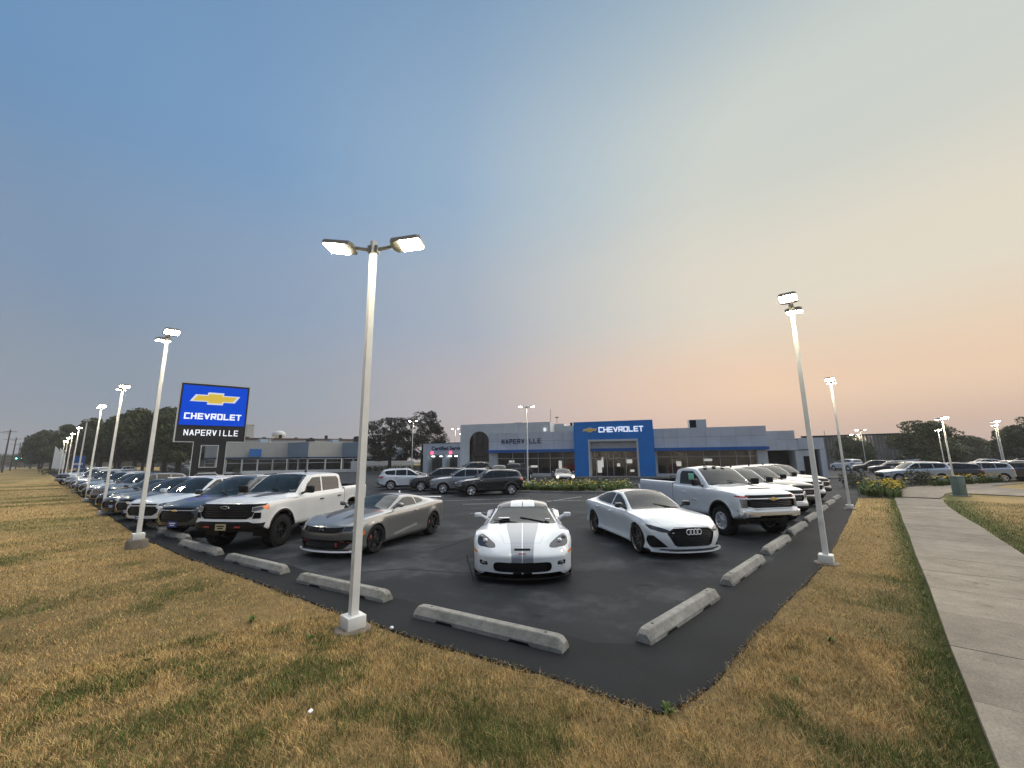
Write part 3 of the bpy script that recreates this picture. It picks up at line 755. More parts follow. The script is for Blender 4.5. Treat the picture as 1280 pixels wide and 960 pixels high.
    def lip(root, S, pnt):
        b = MB(); V = []; Fc = []; ys = np.linspace(-.93,.93,25)
        for y in ys:
            x = 2.41-.40*(abs(y)/.975)**2.6
            V += [(x-.3,y,.20),(x+.02,y,.185+.02*(abs(y)>.55)),(x+.022,y,.16),(x-.3,y,.16)]
        for i in range(24):
            for j in range(4): Fc.append((i*4+(j+1)%4,(i+1)*4+(j+1)%4,(i+1)*4+j,i*4+j))
        b.add(V,Fc); b.obj('front_lip', [pnt], root)
    S['extras'] = [mirrors(.62,.86,1.03,(.15,.21,.13),M['gloss'],arm=.08), handles([(-.15,.955,.84),(-1.12,.955,.87)]), interior([-.15,-1.05],(.40,.70),.72,.36,.48), rings, lip,
      cbars('grille_bar',gr,.40,.975,2.6,.006,'gloss'), bars('grille_badge',[(2.365,-.48,.60,.012,.05,.018)],'silver'),
      bars('daytime_lamp',[(2.10,.70+.045*k,.635+.014*k,.014,.030,.022,-.55) for k in range(5)]+[(2.10,-.70-.045*k,.635+.014*k,.014,.030,.022,.55) for k in range(5)],'lens'),
      cbars('hood_trim',[(.722,.44,2.40)],.40,.975,2.6,.009,'chrome'), wipers([((.98,.55,.985),(.72,-.05,1.09))]), bars('price_tag',[(.80,.60,1.03,.012,.10,.012)],'paper')]
    return S
def pickup(kind):        # 'crew' lifted half-ton, 'regular' heavy duty single cab, 'plain' crew for the right row
    hd = kind == 'regular'; xf = 1.80 if hd else 1.875; bk = -.62 if hd else -1.30
    z = .09 if hd else (.05 if kind == 'crew' else 0.0)
    Z = lambda P: [(a, b+z) for a, b in P]
    nose = 2.80; tail = -3.14 if hd else -3.05; ht = .02 if hd else 0
    S = dict(name='pickup_truck', x0=tail, x1=nose, xf=xf, xr=-xf, rw=.43 if kind != 'plain' else .41, ra=.50, archup=.03+z*.4, track=.86, under=.42+z*.5, rn=.07, rrear=.05, fall=.5, plan=.17, planp=3.2, fallr=.2, planr=.04, flare=.03,
      arch_flare=[(xf,.52),(-xf,.52)],
      W=[(tail,.98),(-2.0,1.0),(-1,.985),(1,.985),(1.9,1.0),(2.5,1.0),(nose,.985)],
      zb=Z([(tail,.62),(-2.5,.52),(-1,.44),(1,.44),(2.3,.46),(nose,.50)]),
      zs=Z([(tail,1.37),(bk-.1,1.37),(bk,1.28),(0,1.265),(1.1,1.25),(1.9,1.24),(2.5,1.20),(nose,1.14)]),
      zc=Z([(tail,1.385),(bk-.075,1.385),(bk-.055,1.39),(bk,1.83),(bk+.08,1.875),(bk+.3,1.905),(0.1 if hd else -.3,1.93+ht),(.38,1.89+ht),(.6,1.80+ht),(.9,1.60),(1.22,1.395),(1.35,1.375),(1.8,1.355),(2.3,1.315),(2.65,1.25),(nose,1.19)]),
      yb=[(tail,.93),(bk-.07,.93),(bk,.90),(1.15,.90),(1.5,.90),(nose,.90)],
      yr=[(tail,.85),(bk-.075,.85),(bk,.74),(0,.74),(.4,.745),(.8,.79),(1.2,.845),(1.45,.70),(nose,.66)],
      zr=Z([(tail,1.38),(bk-.075,1.38),(bk-.055,1.385),(bk,1.78),(bk+.2,1.845),(0,1.86+ht),(.38,1.83+ht),(.8,1.60),(1.2,1.315),(1.45,1.325),(2.3,1.28),(nose,1.18)]),
      side=[(.93,0.0),(.985,.06),(.992,.30),(1.0,.62),(.995,.86),(.965,.985)],
      face=[(0,-.05),(.45+z,.0),(.55+z,.05),(.72+z,.07),(.78+z,.03),(.9+z,.03),(1.1+z,.01),(1.2+z,-.04),(1.5,-.1)], tail=[(0,-.05),(2,0)],
      wheel=(('truckhd',.43,.28,.255,'truck',8,M['alloy'],1) if hd else ('truckat',.43,.28,.235,'fork',6,M['darkalloy'],1) if kind == 'crew' else ('truckpl',.41,.27,.255,'fork',6,M['alloy'],0)))
    if kind != 'plain': S['arch_trim'] = .05
    q = lambda P: [(a, b+z) for a, b in P]
    ft = [F_('hood',2,[(1.18,0),(1.24,.80),(2.2,.80),(2.66,.72),(2.70,0)],c=1,gap=.004)]
    if kind == 'crew': ft.append(F_(None,2,[(1.25,.14),(1.25,.62),(1.55,.60),(2.25,.42),(2.25,.24),(1.75,.20)],m='decal',only=('hood',)))
    if hd: ft.append(F_('hood_scoop',2,[(2.28,0),(2.28,.36),(2.34,.40),(2.40,.36),(2.40,0)],c=1,m='trim',d=.03,wall='trim',only=('hood',)))
    ft += [F_('windscreen',2,[(.42,0),(.40,.60),(.46,.665),(1.14,.80),(1.21,.72),(1.27,.4),(1.28,0)],m='glass',c=1,d=.008,thr=.12),
      F_('cargo_bed',2,[(bk-.12,0),(bk-.12,.84),(tail+.10,.84),(tail+.10,0)],c=1,m='trim',d=.48,wall='trim',thr=.4)]
    dz = .50 if kind != 'plain' else .48
    if hd:
        ft += [F_('door',1,q([(1.02,1.26),(1.02,.62),(.96,.50),(-.40,.50),(-.44,.9),(-.42,1.75),(-.30,1.86),(.35,1.88),(.75,1.65)]),gap=.008,thr=.42),
          F_('side_window',1,q([(.86,1.33),(-.36,1.33),(-.36,1.68),(-.28,1.78),(.34,1.785),(.66,1.575)]),m='sideglass',d=.008)]
    else:
        ft += [F_('front_door',1,q([(1.02,1.26),(1.02,.62),(.96,.50),(-.14,.50),(-.14,1.9),(.35,1.87),(.75,1.65)]),gap=.008,thr=.42),
          F_('rear_door',1,q([(-.14,.50),(-1.05,.50),(-1.20,.75),(-1.20,1.72),(-1.1,1.9),(-.14,1.9)]),gap=.008,thr=.42),
          F_('front_window',1,q([(.84,1.31),(-.08,1.32),(-.08,1.775),(.34,1.765),(.64,1.575)]),m='sideglass',d=.008),
          F_('rear_window',1,q([(-.16,1.32),(-1.14,1.33),(-1.16,1.66),(-1.06,1.755),(-.16,1.775)]),m='sideglass',d=.008)]
    ft += [F_(None,1,[(bk-.065,.5),(bk-.065,1.45),(bk-.045,1.45),(bk-.045,.5)],m='trim')]
    if kind == 'crew':
        ft += [F_('lower_bumper',0,q([(0,.40),(.99,.40),(.99,.69),(.82,.695),(.70,.735),(0,.735)]),c=1,m='trim',d=-.02,wall='trim',thr=.0,lim=(2.2,3)),
          F_('radiator_grille',0,q([(0,.79),(.62,.79),(.76,.86),(.80,.975),(.735,.985),(.735,1.09),(.97,1.13),(.97,1.172),(0,1.172)]),c=1,m='trim',d=.05,thr=.05,lim=(2.2,3)),
          F_('headlight',0,q([(.74,1.00),(.80,.985),(.97,1.03),(.985,1.118),(.745,1.08)]),m='lens',d=.01,thr=.0,lim=(2.2,3)),
          F_('turn_lamp',1,q([(2.44,1.03),(2.60,1.02),(2.66,1.12),(2.46,1.145)]),m='amber',d=-.004,thr=.05),
          F_('fog_pocket',0,q([(.76,.80),(.95,.80),(.95,.955),(.80,.955)]),m='trim',d=.04,thr=.0,lim=(2.2,3))]
    elif hd:
        ft += [F_('front_bumper',0,q([(0,.46),(.99,.46),(.99,.73),(.80,.73),(.70,.70),(0,.70)]),c=1,m='chrome',d=-.06,wall='chrome',thr=.0,lim=(2.2,3)),
          F_('bumper_slot',0,q([(0,.52),(.58,.52),(.52,.60),(0,.60)]),c=1,m='trim',d=.03,thr=.0,lim=(2.2,3)),
          F_('radiator_grille',0,q([(0,.80),(.62,.80),(.80,.83),(.80,1.02),(.66,1.03),(0,1.03)]),c=1,m='trim',d=.06,thr=.0,lim=(2.2,3)),
          F_('upper_grille',0,q([(0,1.07),(.76,1.07),(.84,1.12),(.80,1.155),(0,1.155)]),c=1,m='trim',d=.04,thr=.0,lim=(2.2,3)),
          F_('headlight',0,q([(.80,.80),(.95,.80),(.97,1.04),(.80,1.03)]),m='lens',d=.01,thr=.0,lim=(2.2,3)),
          F_('turn_lamp',1,q([(2.46,1.10),(2.72,1.085),(2.75,1.12),(2.48,1.145)]),m='redlens',d=-.004,thr=.05)]
    else:
        ft += [F_('lower_bumper',0,q([(0,.44),(.99,.44),(.99,.62),(0,.62)]),c=1,m='trim',d=-.02,wall='trim',thr=.0,lim=(2.2,3)),
          F_('radiator_grille',0,q([(0,.78),(.66,.78),(.74,.86),(.74,.985),(0,.985)]),c=1,m='trim',d=.05,thr=.05,lim=(2.2,3)),
          F_('upper_grille',0,q([(0,1.035),(.74,1.035),(.74,1.09),(.95,1.12),(.95,1.15),(0,1.16)]),c=1,m='trim',d=.04,thr=.05,lim=(2.2,3)),
          F_('headlight',0,q([(.76,.88),(.95,.90),(.97,1.09),(.76,1.07)]),m='lens',d=.01,thr=.0,lim=(2.2,3))]
    S['features'] = ft
    ex = [mirrors(.92,.93,1.36+z,(.13,.26,.22),M['trim'],arm=.12), handles([(.02,.99,1.08+z)]+([] if hd else [(-1.0,.99,1.10+z)]), M['trim'] if kind == 'crew' else None), interior([.1] if hd else [.15,-.75],(.42,1.12+z),.95,.80+z,.52,.58),
      wipers([((1.27,.65,1.36+z),(1.08,-.05,1.49+z)),((1.28,-.1,1.39+z),(1.10,-.70,1.42+z))]), blob('roof_aerial',[(-.1,.25 if not hd else 0,1.955+z+ht)],.06,'trim',(1.5,.6,.8))]
    if kind == 'crew':
        ex += [cbars('grille_bar',[(.86+z+.062*k,.63,2.80) for k in range(5)],.17,1.0,3.2,.012,'gloss'), emblem(2.835,1.09+z,.26,'silver','trim'), plate(2.92,.60+z,'platetan'),
          bars('tow_hook',[(2.88,.45,.60+z,.05,.14,.04),(2.88,-.45,.60+z,.05,.14,.04)],'redpaint'), bars('price_tag',[(1.10,.66,1.42+z,.012,.16,.012)],'paper'), bars('fender_badge',[(1.30,.955,1.205+z,.20,.02,.05),(1.30,-.955,1.205+z,.20,.02,.05)],'trim')]
    elif hd:
        ex += [cbars('grille_bar',[(.85+z+.05*k,.70,2.785) for k in range(4)],.17,1.0,3.2,.010,'gloss'), cbars('chrome_bar',[(1.05+z,.86,2.835)],.17,1.0,3.2,.017,'chrome'), bars('grille_surround',[(2.84,0,.785+z,.03,1.24,.035)],'paint'),
          emblem(2.845,1.05+z,.30,'silver','gold'), bars('headlight_projector',[(2.655,sg*.88,.86+z+.07*k,.03,.12,.035,-sg*.45) for sg in (1,-1) for k in range(3)],'chrome'),
          bars('cab_light',[(.42,.35*k,1.925+z,.10,.12,.03) for k in (-1,0,1)],'trim'), bars('fender_badge',[(.55,.995,.86+z,.30,.012,.04),(.55,-.995,.86+z,.30,.012,.04),(1.32,.955,1.21+z,.16,.02,.04),(1.32,-.955,1.21+z,.16,.02,.04)],'alloy'),
          bars('window_sticker',[(.30,-.845,1.60+z,.30,.006,.22)],'greenpaper'), bars('bed_rack',[(bk-.35,-.86,1.50+z,.03,.03,.16),(bk-.35,.86,1.50+z,.03,.03,.16),(bk-.35,0,1.57+z,.03,1.72,.03)],'trim'),
          bars('fog_lamp',[(2.80,.78,.59+z,.03,.12,.14,-.3),(2.80,-.78,.59+z,.03,.12,.14,.3)],'trim')]
    else:
        ex += [emblem(2.83,1.015,.24,'trim','trim'), plate(2.90,.56,'plateblue'), cbars('grille_bar',[(.86+.045*k,.66,2.79) for k in range(3)],.17,1.0,3.2,.009,'gloss'), cbars('chrome_bar',[(1.01,.74,2.83),(.755,.66,2.86)],.17,1.0,3.2,.014,'chrome')]
    S['extras'] = ex
    return S
def crossover(kind):     # 'smooth' crossover, 'boxy' off-road suv
    bx = kind == 'boxy'; h = .06 if bx else 0
    S = dict(name='suv', x0=-2.36, x1=2.30, xf=1.41, xr=-1.41, rw=.36, ra=.41, track=.81, under=.27, rn=.09, rrear=.10, fall=.6, plan=.22 if bx else .30, planp=2.8, planr=.16, flare=.02, nx=44,
      arch_flare=[(1.41,.43),(-1.41,.43)], arch_trim=.045 if bx else .03,
      W=[(-2.36,.86),(-1.9,.92),(-1.41,.935),(0,.925),(1.41,.93),(2.0,.915),(2.3,.88)],
      zb=[(-2.36,.48),(-1.9,.34),(-1,.28),(1,.27),(1.9,.25),(2.3,.27)],
      zs=[(-2.36,1.06+h),(-1.9,1.12+h),(-1.2,1.11+h),(0,1.06+h),(.9,1.04+h),(1.41,1.0+h),(2.0,.94+h),(2.3,.86+h)],
      zc=[(-2.36,1.12+h),(-2.30,1.18+h),(-2.12,1.48+h),(-1.95,1.60+h),(-1.4,1.665+h),(-.6,1.70+h),(-.1,1.69+h),(.2,1.62+h),(.6,1.38+h),(1.02,1.12+h),(1.15,1.10+h),(1.6,1.06+h),(2.05,.98+h),(2.3,.89+h)],
      yb=[(-2.36,.80),(-1.4,.83),(1.0,.83),(1.4,.82),(2.3,.78)],
      yr=[(-2.36,.74),(-2.1,.66),(-1.4,.64),(-.6,.655),(-.1,.66),(.3,.70),(.95,.775),(1.15,.66),(1.6,.6),(2.3,.5)],
      zr=[(-2.36,1.10+h),(-2.30,1.15+h),(-2.12,1.42+h),(-1.95,1.535+h),(-1.4,1.60+h),(-.6,1.635+h),(-.1,1.62+h),(.3,1.45+h),(.95,1.085+h),(1.15,1.08+h),(1.6,1.04+h),(2.3,.885+h)],
      side=[(.90,0.0),(.985,.08),(.99,.30),(1.0,.62),(.995,.84),(.96,.98)],
      face=[(0,-.12),(.27,-.02),(.4,.03),(.6,.04),(.8,.0),(1.0,-.05)], tail=[(0,-.1),(.5,.06),(.7,.02),(1.1,0)],
      wheel=('suvb' if bx else 'suv',.36,.24,.255,'fork' if not bx else 'five',5,M['alloy']))
    ft = [F_('hood',2,[(1.02,0),(1.06,.72),(1.6,.74),(2.1,.62),(2.18,0)],c=1,gap=.003),
      F_('windscreen',2,[(.14,0),(.10,.54),(.18,.60),(.92,.745),(1.0,.66),(1.06,.4),(1.07,0)],m='glass',c=1,d=.006,thr=.12),
      F_('front_door',1,[(1.0,1.0),(.95,.55),(.85,.36),(-.18,.36),(-.18,1.72),(.2,1.62),(.6,1.38)],gap=.008,thr=.42),
      F_('rear_door',1,[(-.18,.36),(-.85,.36),(-1.05,.70),(-1.10,1.1),(-1.0,1.72),(-.18,1.72)],gap=.008,thr=.42),
      F_('front_window',1,[(.80,1.11+h),(-.13,1.13+h),(-.13,1.58+h),(.05,1.56+h),(.28,1.44+h)],m='sideglass',d=.006),
      F_('rear_window',1,[(-.20,1.13+h),(-1.04,1.155+h),(-1.0,1.555+h),(-.20,1.585+h)],m='sideglass',d=.006),
      F_('quarter_window',1,[(-1.11,1.17+h),(-1.75,1.21+h),(-1.92,1.40+h),(-1.80,1.50+h),(-1.08,1.55+h)],m='sideglass',d=.006),
      F_('back_glass',0,[(0,1.20+h),(.58,1.20+h),(.52,1.50+h),(0,1.54+h)],m='glass',c=1,thr=-2,lim=(-3,-1.7)),
      F_('tail_lamp',0,[(.56,.94+h),(.90,.92+h),(.90,1.10+h),(.58,1.08+h)],m='redlens',thr=-2,lim=(-3,-1.85)),
      F_('lower_bumper',0,[(0,.25),(.92,.25),(.92,.40),(.70,.42),(.6,.36),(0,.36)],c=1,m='trim',d=-.01,thr=.0,lim=(1.6,3)),
      F_('sill_trim',1,[(1.0,.25),(1.0,.36),(-1.0,.36),(-1.0,.25)],m='trim',d=-.008,thr=-.6)]
    if bx:
        ft += [F_('radiator_grille',0,[(0,.74),(.50,.76),(.50,.90),(0,.90)],c=1,m='trim',d=.03,thr=.05,lim=(1.6,3)),
          F_('lower_grille',0,[(0,.42),(.55,.42),(.55,.58),(0,.58)],c=1,m='trim',d=.03,thr=.05,lim=(1.6,3)),
          F_('headlight',0,[(.54,.78),(.86,.80),(.88,.92),(.54,.90)],m='lens',d=.006,thr=.0,lim=(1.5,3))]
        ex = [bars('grille_bar',[(2.32,.105*k,.825,.02,.018,.13) for k in range(-4,5)],'chrome',.003)]
    else:
        ft += [F_('radiator_grille',0,[(0,.46),(.46,.46),(.60,.56),(.62,.66),(.50,.76),(0,.77)],c=1,m='trim',d=.04,thr=.05,lim=(1.6,3)),
          F_('upper_grille',0,[(0,.80),(.50,.80),(.56,.85),(0,.86)],c=1,m='trim',d=.02,thr=.0,lim=(1.6,3)),
          F_('headlight',0,rpoly([(.58,.77),(.70,.76),(.90,.82),(.92,.91),(.60,.86)],.015),m='lens',d=.006,thr=.0,lim=(1.4,3)),
          F_('fog_pocket',0,[(.66,.44),(.86,.46),(.87,.60),(.74,.60)],m='trim',d=.02,thr=.0,lim=(1.4,3))]
        ex = [cbars('grille_bar',[(.50+.055*k,.50,2.315) for k in range(5)],.30,.935,2.8,.007,'gloss'), emblem(2.32,.78,.20,'silver','gold'), plate(2.335,.40), cbars('chrome_bar',[(.785,.60,2.318)],.30,.935,2.8,.010,'chrome'), bars('daytime_lamp',[(2.20,.66,.845,.02,.14,.022,-.42),(2.20,-.66,.845,.02,.14,.022,.42),(2.10,.80,.865,.02,.12,.022,-.75),(2.10,-.80,.865,.02,.12,.022,.75)],'drl')]
    ex += [mirrors(.72,.84,1.13+h,(.14,.22,.16),arm=.08), handles([(-.05,.93,.97+h),(-.95,.93,1.0+h)]), interior([.0,-.85],(.40,.88+h),.78,.58+h,.48),
      bars('roof_rail',[(-.75,sg*.63,1.672+h,1.7,.035,.03) for sg in (1,-1)],'trim' if bx else 'alloy'), blob('roof_aerial',[(-1.5,0,1.70+h)],.05,'trim',(1.6,.6,.8)), wipers([((1.05,.6,1.07+h),(.85,0,1.22+h))])]
    S['features'] = ft; S['extras'] = ex; return S
def family_sedan():
    S = sport_sedan(); S.pop('arch_trim', None)
    S['wheel'] = ('famsedan',.34,.22,.235,'fork',5,M['alloy']); S['features'] = [f for f in S['features'] if not (f['n'] is None)]
    for f in S['features']:
        if f['n'] == 'radiator_grille': f['p'] = [(0,.34),(.48,.34),(.60,.45),(.55,.60),(0,.63)]
        if f['n'] == 'air_inlet': f['p'] = [(.66,.30),(.86,.31),(.86,.40),(.70,.40)]
        if f['n'] == 'headlight': f['m'] = 'lens'
    S['extras'] = [S['extras'][0] if False else mirrors(.62,.86,1.03,(.15,.21,.13),None,arm=.08), S['extras'][1], S['extras'][2], emblem(2.41,.64,.18), plate(2.40,.40), wipers([((.98,.55,.985),(.72,-.05,1.09))])]
    return S
# ------------------------------------------------------------------ ground and paving
def value_noise(x, y, scale, seed=0, oct=4):
    x = np.asarray(x, float)*scale; y = np.asarray(y, float)*scale; tot = 0; amp = 1; s = 0
    for k in range(oct):
        g = np.random.default_rng(seed*31+k).random((128, 128))
        xi = np.floor(x).astype(int); yi = np.floor(y).astype(int); fx = x-xi; fy = y-yi
        fx = fx*fx*(3-2*fx); fy = fy*fy*(3-2*fy); a = g[xi % 128, yi % 128]; b = g[(xi+1) % 128, yi % 128]; c = g[xi % 128, (yi+1) % 128]; d = g[(xi+1) % 128, (yi+1) % 128]
        tot = tot+amp*((a*(1-fx)+b*fx)*(1-fy)+(c*(1-fx)+d*fx)*fy); s += amp; amp *= .55; x = x*2.03+7; y = y*2.03+3
    return tot/s
LEFT_EDGE = [(4.13,1.82),(4.09,2.3),(4.03,2.9),(3.80,4.15),(3.58,5.57),(3.25,9.28),(2.80,14.3),(2.60,18.9),(2.58,26),(2.60,40),(2.9,110),(2.9,165)]
LOWER_EDGE = [(4.13,1.82),(4.5,1.70),(5.2,1.60),(6.57,1.55),(9.4,1.37),(11.8,1.22),(20.2,1.15),(31,1.15)]
LX = pchip([(b, a) for a, b in LEFT_EDGE]); LY = pchip(LOWER_EDGE)
def jag(x, y, amp=.035): return amp*(value_noise(x, y, 2.6, 5, 3)-.5)*2
def in_lot(x, y):
    """asphalt of the near lot"""
    x = np.asarray(x); y = np.asarray(y)
    return (x > LX(np.clip(y, 1.82, 165))+jag(x, y)) & (y > np.where(x < 31, LY(np.clip(x, 4.13, 31)), 1.15)+jag(x, y)) & (x < 140)
def walk_right(x): return np.interp(x, [-40,8.6,15.9,21.1,23.7,27.7,31,34.5,36.6,38], [-2.25,-2.3,-2.25,-2.2,-2.12,-2.1,-2.2,-2.5,-2.8,-3.2])
def green_amount(x, y):
    """0 straw .. 1 green"""
    a = value_noise(x, y, .38, 1, 4); b = value_noise(x, y, 1.7, 2, 3); c = value_noise(x*.25+y*.02, y*.9, .8, 9, 3)
    f = value_noise(x, y, 3.2, 19, 2); g = np.clip((a*.42+b*.33+f*.25-.51)*5.0, 0, .68)
    g = np.maximum(g, .35*np.clip((value_noise(x, y, .9, 12, 3)-.52)*4, 0, 1))
    d = np.abs(y+.42); g = np.where((y > -.6) & (x > 3), np.maximum(g, np.clip(1.25-d/.46, 0, 1)*np.clip((x-3)/2,0,1)), g)
    dr = walk_right(x)-y; g = np.where((dr > 0) & (dr < 2.2), np.maximum(g, np.clip(1.2-dr/1.3, 0, .95)), g)
    far = np.hypot(x, y) > 14
    g = np.where(far & (x < 3.2), np.clip((c-.5)*3.0+.22, 0, .8), g)
    dl = LX(np.clip(y, 1.82, 165))-x; g = g*np.where((dl > 0) & (dl < .9) & (y > 1.9), np.clip(dl/.9, .1, 1), 1)
    dl = LY(np.clip(x, 4.13, 31))-y; g = g*np.where((dl > 0) & (dl < .7) & (x > 4), np.clip(dl/.7, .1, 1), 1)
    return np.clip(g, 0, 1)
STRAW = np.array((.58,.405,.178)); STRAW2 = np.array((.385,.25,.098)); GREEN = np.array((.125,.14,.035)); GREEN2 = np.array((.065,.095,.020)); DIRT = np.array((.13,.09,.055))
def attr_mat(name, rough=.85, extra=None, trans=0):
    m, nt, b = nodemat(name); a = nt.nodes.new('ShaderNodeAttribute'); a.attribute_name = 'tint'; setp(b, rough=rough, spec=.15)
    col = a.outputs['Color']
    if extra:
        f = noise(nt, extra[0], 6, .7); col = mixc(nt, 1.0, col, rampn(nt, f, [(.25, (extra[1],)*3), (.75, (extra[2],)*3)]), 'MULTIPLY'); bump(nt, b, f, .6, .03)
    nt.links.new(col, b.inputs['Base Color'])
    return m
def grid_mesh(name, xs, ys, z, colf, mat):
    X, Y = np.meshgrid(xs, ys, indexing='ij'); nx, ny = X.shape
    V = np.column_stack([X.ravel(), Y.ravel(), z(X, Y).ravel()]); I = np.arange(nx*ny).reshape(nx, ny)
    Fq = np.column_stack([I[:-1,:-1].ravel(), I[1:,:-1].ravel(), I[1:,1:].ravel(), I[:-1,1:].ravel()])
    me = bpy.data.meshes.new(name); me.vertices.add(len(V)); me.vertices.foreach_set('co', V.ravel()); me.loops.add(Fq.size); me.loops.foreach_set('vertex_index', Fq.ravel().astype(np.int32))
    me.polygons.add(len(Fq)); me.polygons.foreach_set('loop_start', np.arange(0, Fq.size, 4, dtype=np.int32)); me.update(calc_edges=True)
    at = me.color_attributes.new('tint', 'FLOAT_COLOR', 'POINT'); c = colf(X.ravel(), Y.ravel()); at.data.foreach_set('color', np.column_stack([c, np.ones(len(c))]).ravel().astype(np.float32))
    me.materials.append(mat); me.polygons.foreach_set('use_smooth', np.ones(len(Fq), bool)); return me
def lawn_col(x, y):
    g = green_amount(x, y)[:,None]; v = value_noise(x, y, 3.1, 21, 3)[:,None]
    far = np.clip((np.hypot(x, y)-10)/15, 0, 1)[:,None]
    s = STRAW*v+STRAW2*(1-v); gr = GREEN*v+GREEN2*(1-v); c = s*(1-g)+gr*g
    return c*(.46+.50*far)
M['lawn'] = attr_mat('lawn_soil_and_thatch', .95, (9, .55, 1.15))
def axis_steps(lo, hi, c, fine, coarse, span):
    a = list(np.arange(c-span, c+span, fine)); lo_ = list(np.arange(c-span, lo, -coarse))[1:]; hi_ = list(np.arange(c+span, hi, coarse)); return np.array(sorted(lo_+a+hi_))
xs = axis_steps(-90, 160, 6, .22, 1.6, 13); ys = axis_steps(-70, 420, 6, .22, 1.8, 13)
def lawn_z(X, Y):
    d = np.maximum(np.minimum(LX(np.clip(Y, 1.82, 165))-X, 3), LY(np.clip(X, 4.13, 31))-Y)
    return np.where(in_lot(X, Y), -.05, -.02+.02*(value_noise(X, Y, 1.4, 3, 3)-.5)*np.clip(d*2, 0, 1))
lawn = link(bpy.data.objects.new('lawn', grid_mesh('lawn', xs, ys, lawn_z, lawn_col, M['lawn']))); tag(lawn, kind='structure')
fm, nt, b = nodemat('far_field'); f = noise(nt, .02, 4); nt.links.new(rampn(nt, f, [(.3, (.12,.09,.035)), (.7, (.06,.07,.02))]), b.inputs['Base Color']); setp(b, rough=1)
g = MB(); n = 48; g.add([(700*math.cos(2*PI*i/n), 700*math.sin(2*PI*i/n), -.12) for i in range(n)], [tuple(range(n))]); tag(g.obj('ground', fm), kind='structure')

# asphalt
m, nt, b = nodemat('asphalt'); setp(b, rough=.8, spec=.16)
n1 = noise(nt, .55, 6, .65); n2 = noise(nt, 160, 2, .6); n3 = noise(nt, .10, 3, .5); n4 = noise(nt, .9, 5, .7, stretch=(1,.35,1))
c = rampn(nt, n1, [(.38,(.013,.0155,.019)),(.50,(.0235,.027,.0315)),(.62,(.062,.066,.070))])
c = mixc(nt, 1.0, c, rampn(nt, n3, [(.3,(.7,.7,.72)),(.65,(1.18,1.17,1.15))]), 'MULTIPLY')
c = mixc(nt, 1.0, c, rampn(nt, n4, [(.35,(.78,.78,.78)),(.7,(1.22,1.22,1.2))]), 'MULTIPLY')
c = mixc(nt, 1.0, c, rampn(nt, n2, [(.32,(.6,.6,.6)),(.72,(1.5,1.5,1.5))]), 'MULTIPLY')
n5 = noise(nt, 1.6, 3, .5); c = mixc(nt, 1.0, c, rampn(nt, n5, [(.26,(.45,.45,.46)),(.36,(1,1,1))]), 'MULTIPLY'); nt.links.new(c, b.inputs['Base Color']); bump(nt, b, n2, .35, .006)
nt.links.new(rampn(nt, n1, [(.3,(.66,)*3),(.7,(.9,)*3)]), b.inputs['Roughness']); M['asphalt'] = m
ed = [(float(LX(y))+float(jag(LX(y), y)), y) for y in np.concatenate([np.arange(165, 30, -5), np.arange(30, 12, -.6), np.arange(12, 1.82, -.08)])]
ed += [(x, float(LY(x))+float(jag(x, LY(x)))) for x in np.concatenate([np.arange(4.14, 14, .08), np.arange(14, 31, .6)])]
ed += [(31,1.15),(31.2,1.15),(39.5,1.15),(44,-.8),(46.8,-2.2),(52,-5),(58,-9.5),(75,-20),(140,-60),(140,165)]
cx_, cy_ = 60, 40
N = len(ed); bm = bmesh.new(); vv = [bm.verts.new((x, y, 0)) for x, y in ed]; fc = bm.faces.new(vv)
if fc.normal.z < 0: fc.normal_flip()
r = bmesh.ops.extrude_edge_only(bm, edges=bm.edges[:]); [setattr(v.co, 'z', -.09) for v in r['geom'] if isinstance(v, bmesh.types.BMVert)]
bmesh.ops.triangulate(bm, faces=[f for f in bm.faces if len(f.verts) > 4])
me = bpy.data.meshes.new('parking_lot'); bm.to_mesh(me); bm.free(); me.materials.append(m); lot = link(bpy.data.objects.new('parking_lot', me)); tag(lot, kind='structure')
# tar seams, darker sealed strip and painted lines lie on it
M['tar'] = simple('tar_seal', (.010,.0105,.012), .9, spec=.15)
def ribbon(name, pts, w, mat, z, parent=None, wob=0):
    P = []; 
    for k in range(len(pts)-1):
        a, b_ = np.array(pts[k]), np.array(pts[k+1]); L = max(2, int(np.linalg.norm(b_-a)/.3))
        P += [a+(b_-a)*t for t in np.linspace(0, 1, L, endpoint=(k == len(pts)-2))]
    P = np.array(P); 
    if wob: P = P+wob*(np.column_stack([value_noise(P[:,0], P[:,1], 1.1, 41, 3), value_noise(P[:,1], P[:,0], 1.1, 42, 3)])-.5)*2
    T = np.gradient(P, axis=0); T /= np.linalg.norm(T, axis=1)[:,None]+1e-9; Nn = np.column_stack([-T[:,1], T[:,0]])
    V = [(p[0]+s*nn[0]*w/2, p[1]+s*nn[1]*w/2, z) for p, nn in zip(P, Nn) for s in (-1, 1)]
    return link(bpy.data.objects.new(name, mesh(name, V, [(2*i+1, 2*i, 2*i+2, 2*i+3) for i in range(len(P)-1)], mat)), parent)
for pts, w in [([(4.8,8.6),(5.6,8.1),(6.2,6.9)],.05),([(5.9,6.2),(7.4,8.0)],.045),([(7.2,9.0),(10.0,9.9),(12.6,9.4),(18,9.8)],.06),([(9.9,6.3),(10.6,8.0)],.05),([(10.9,9.7),(14.6,14.2),(17.5,15.4)],.05)]:
    tag(ribbon('tar_seam', pts, w*.62, M['tar'], .004, None, .06), kind='structure')
m, nt, b = nodemat('line_paint'); setp(b, rough=.7); f = noise(nt, 3.5, 6, .7); nt.links.new(rampn(nt, f, [(.36,(.05,.05,.05)),(.52,(.42,.42,.41))]), b.inputs['Base Color']); M['line'] = m
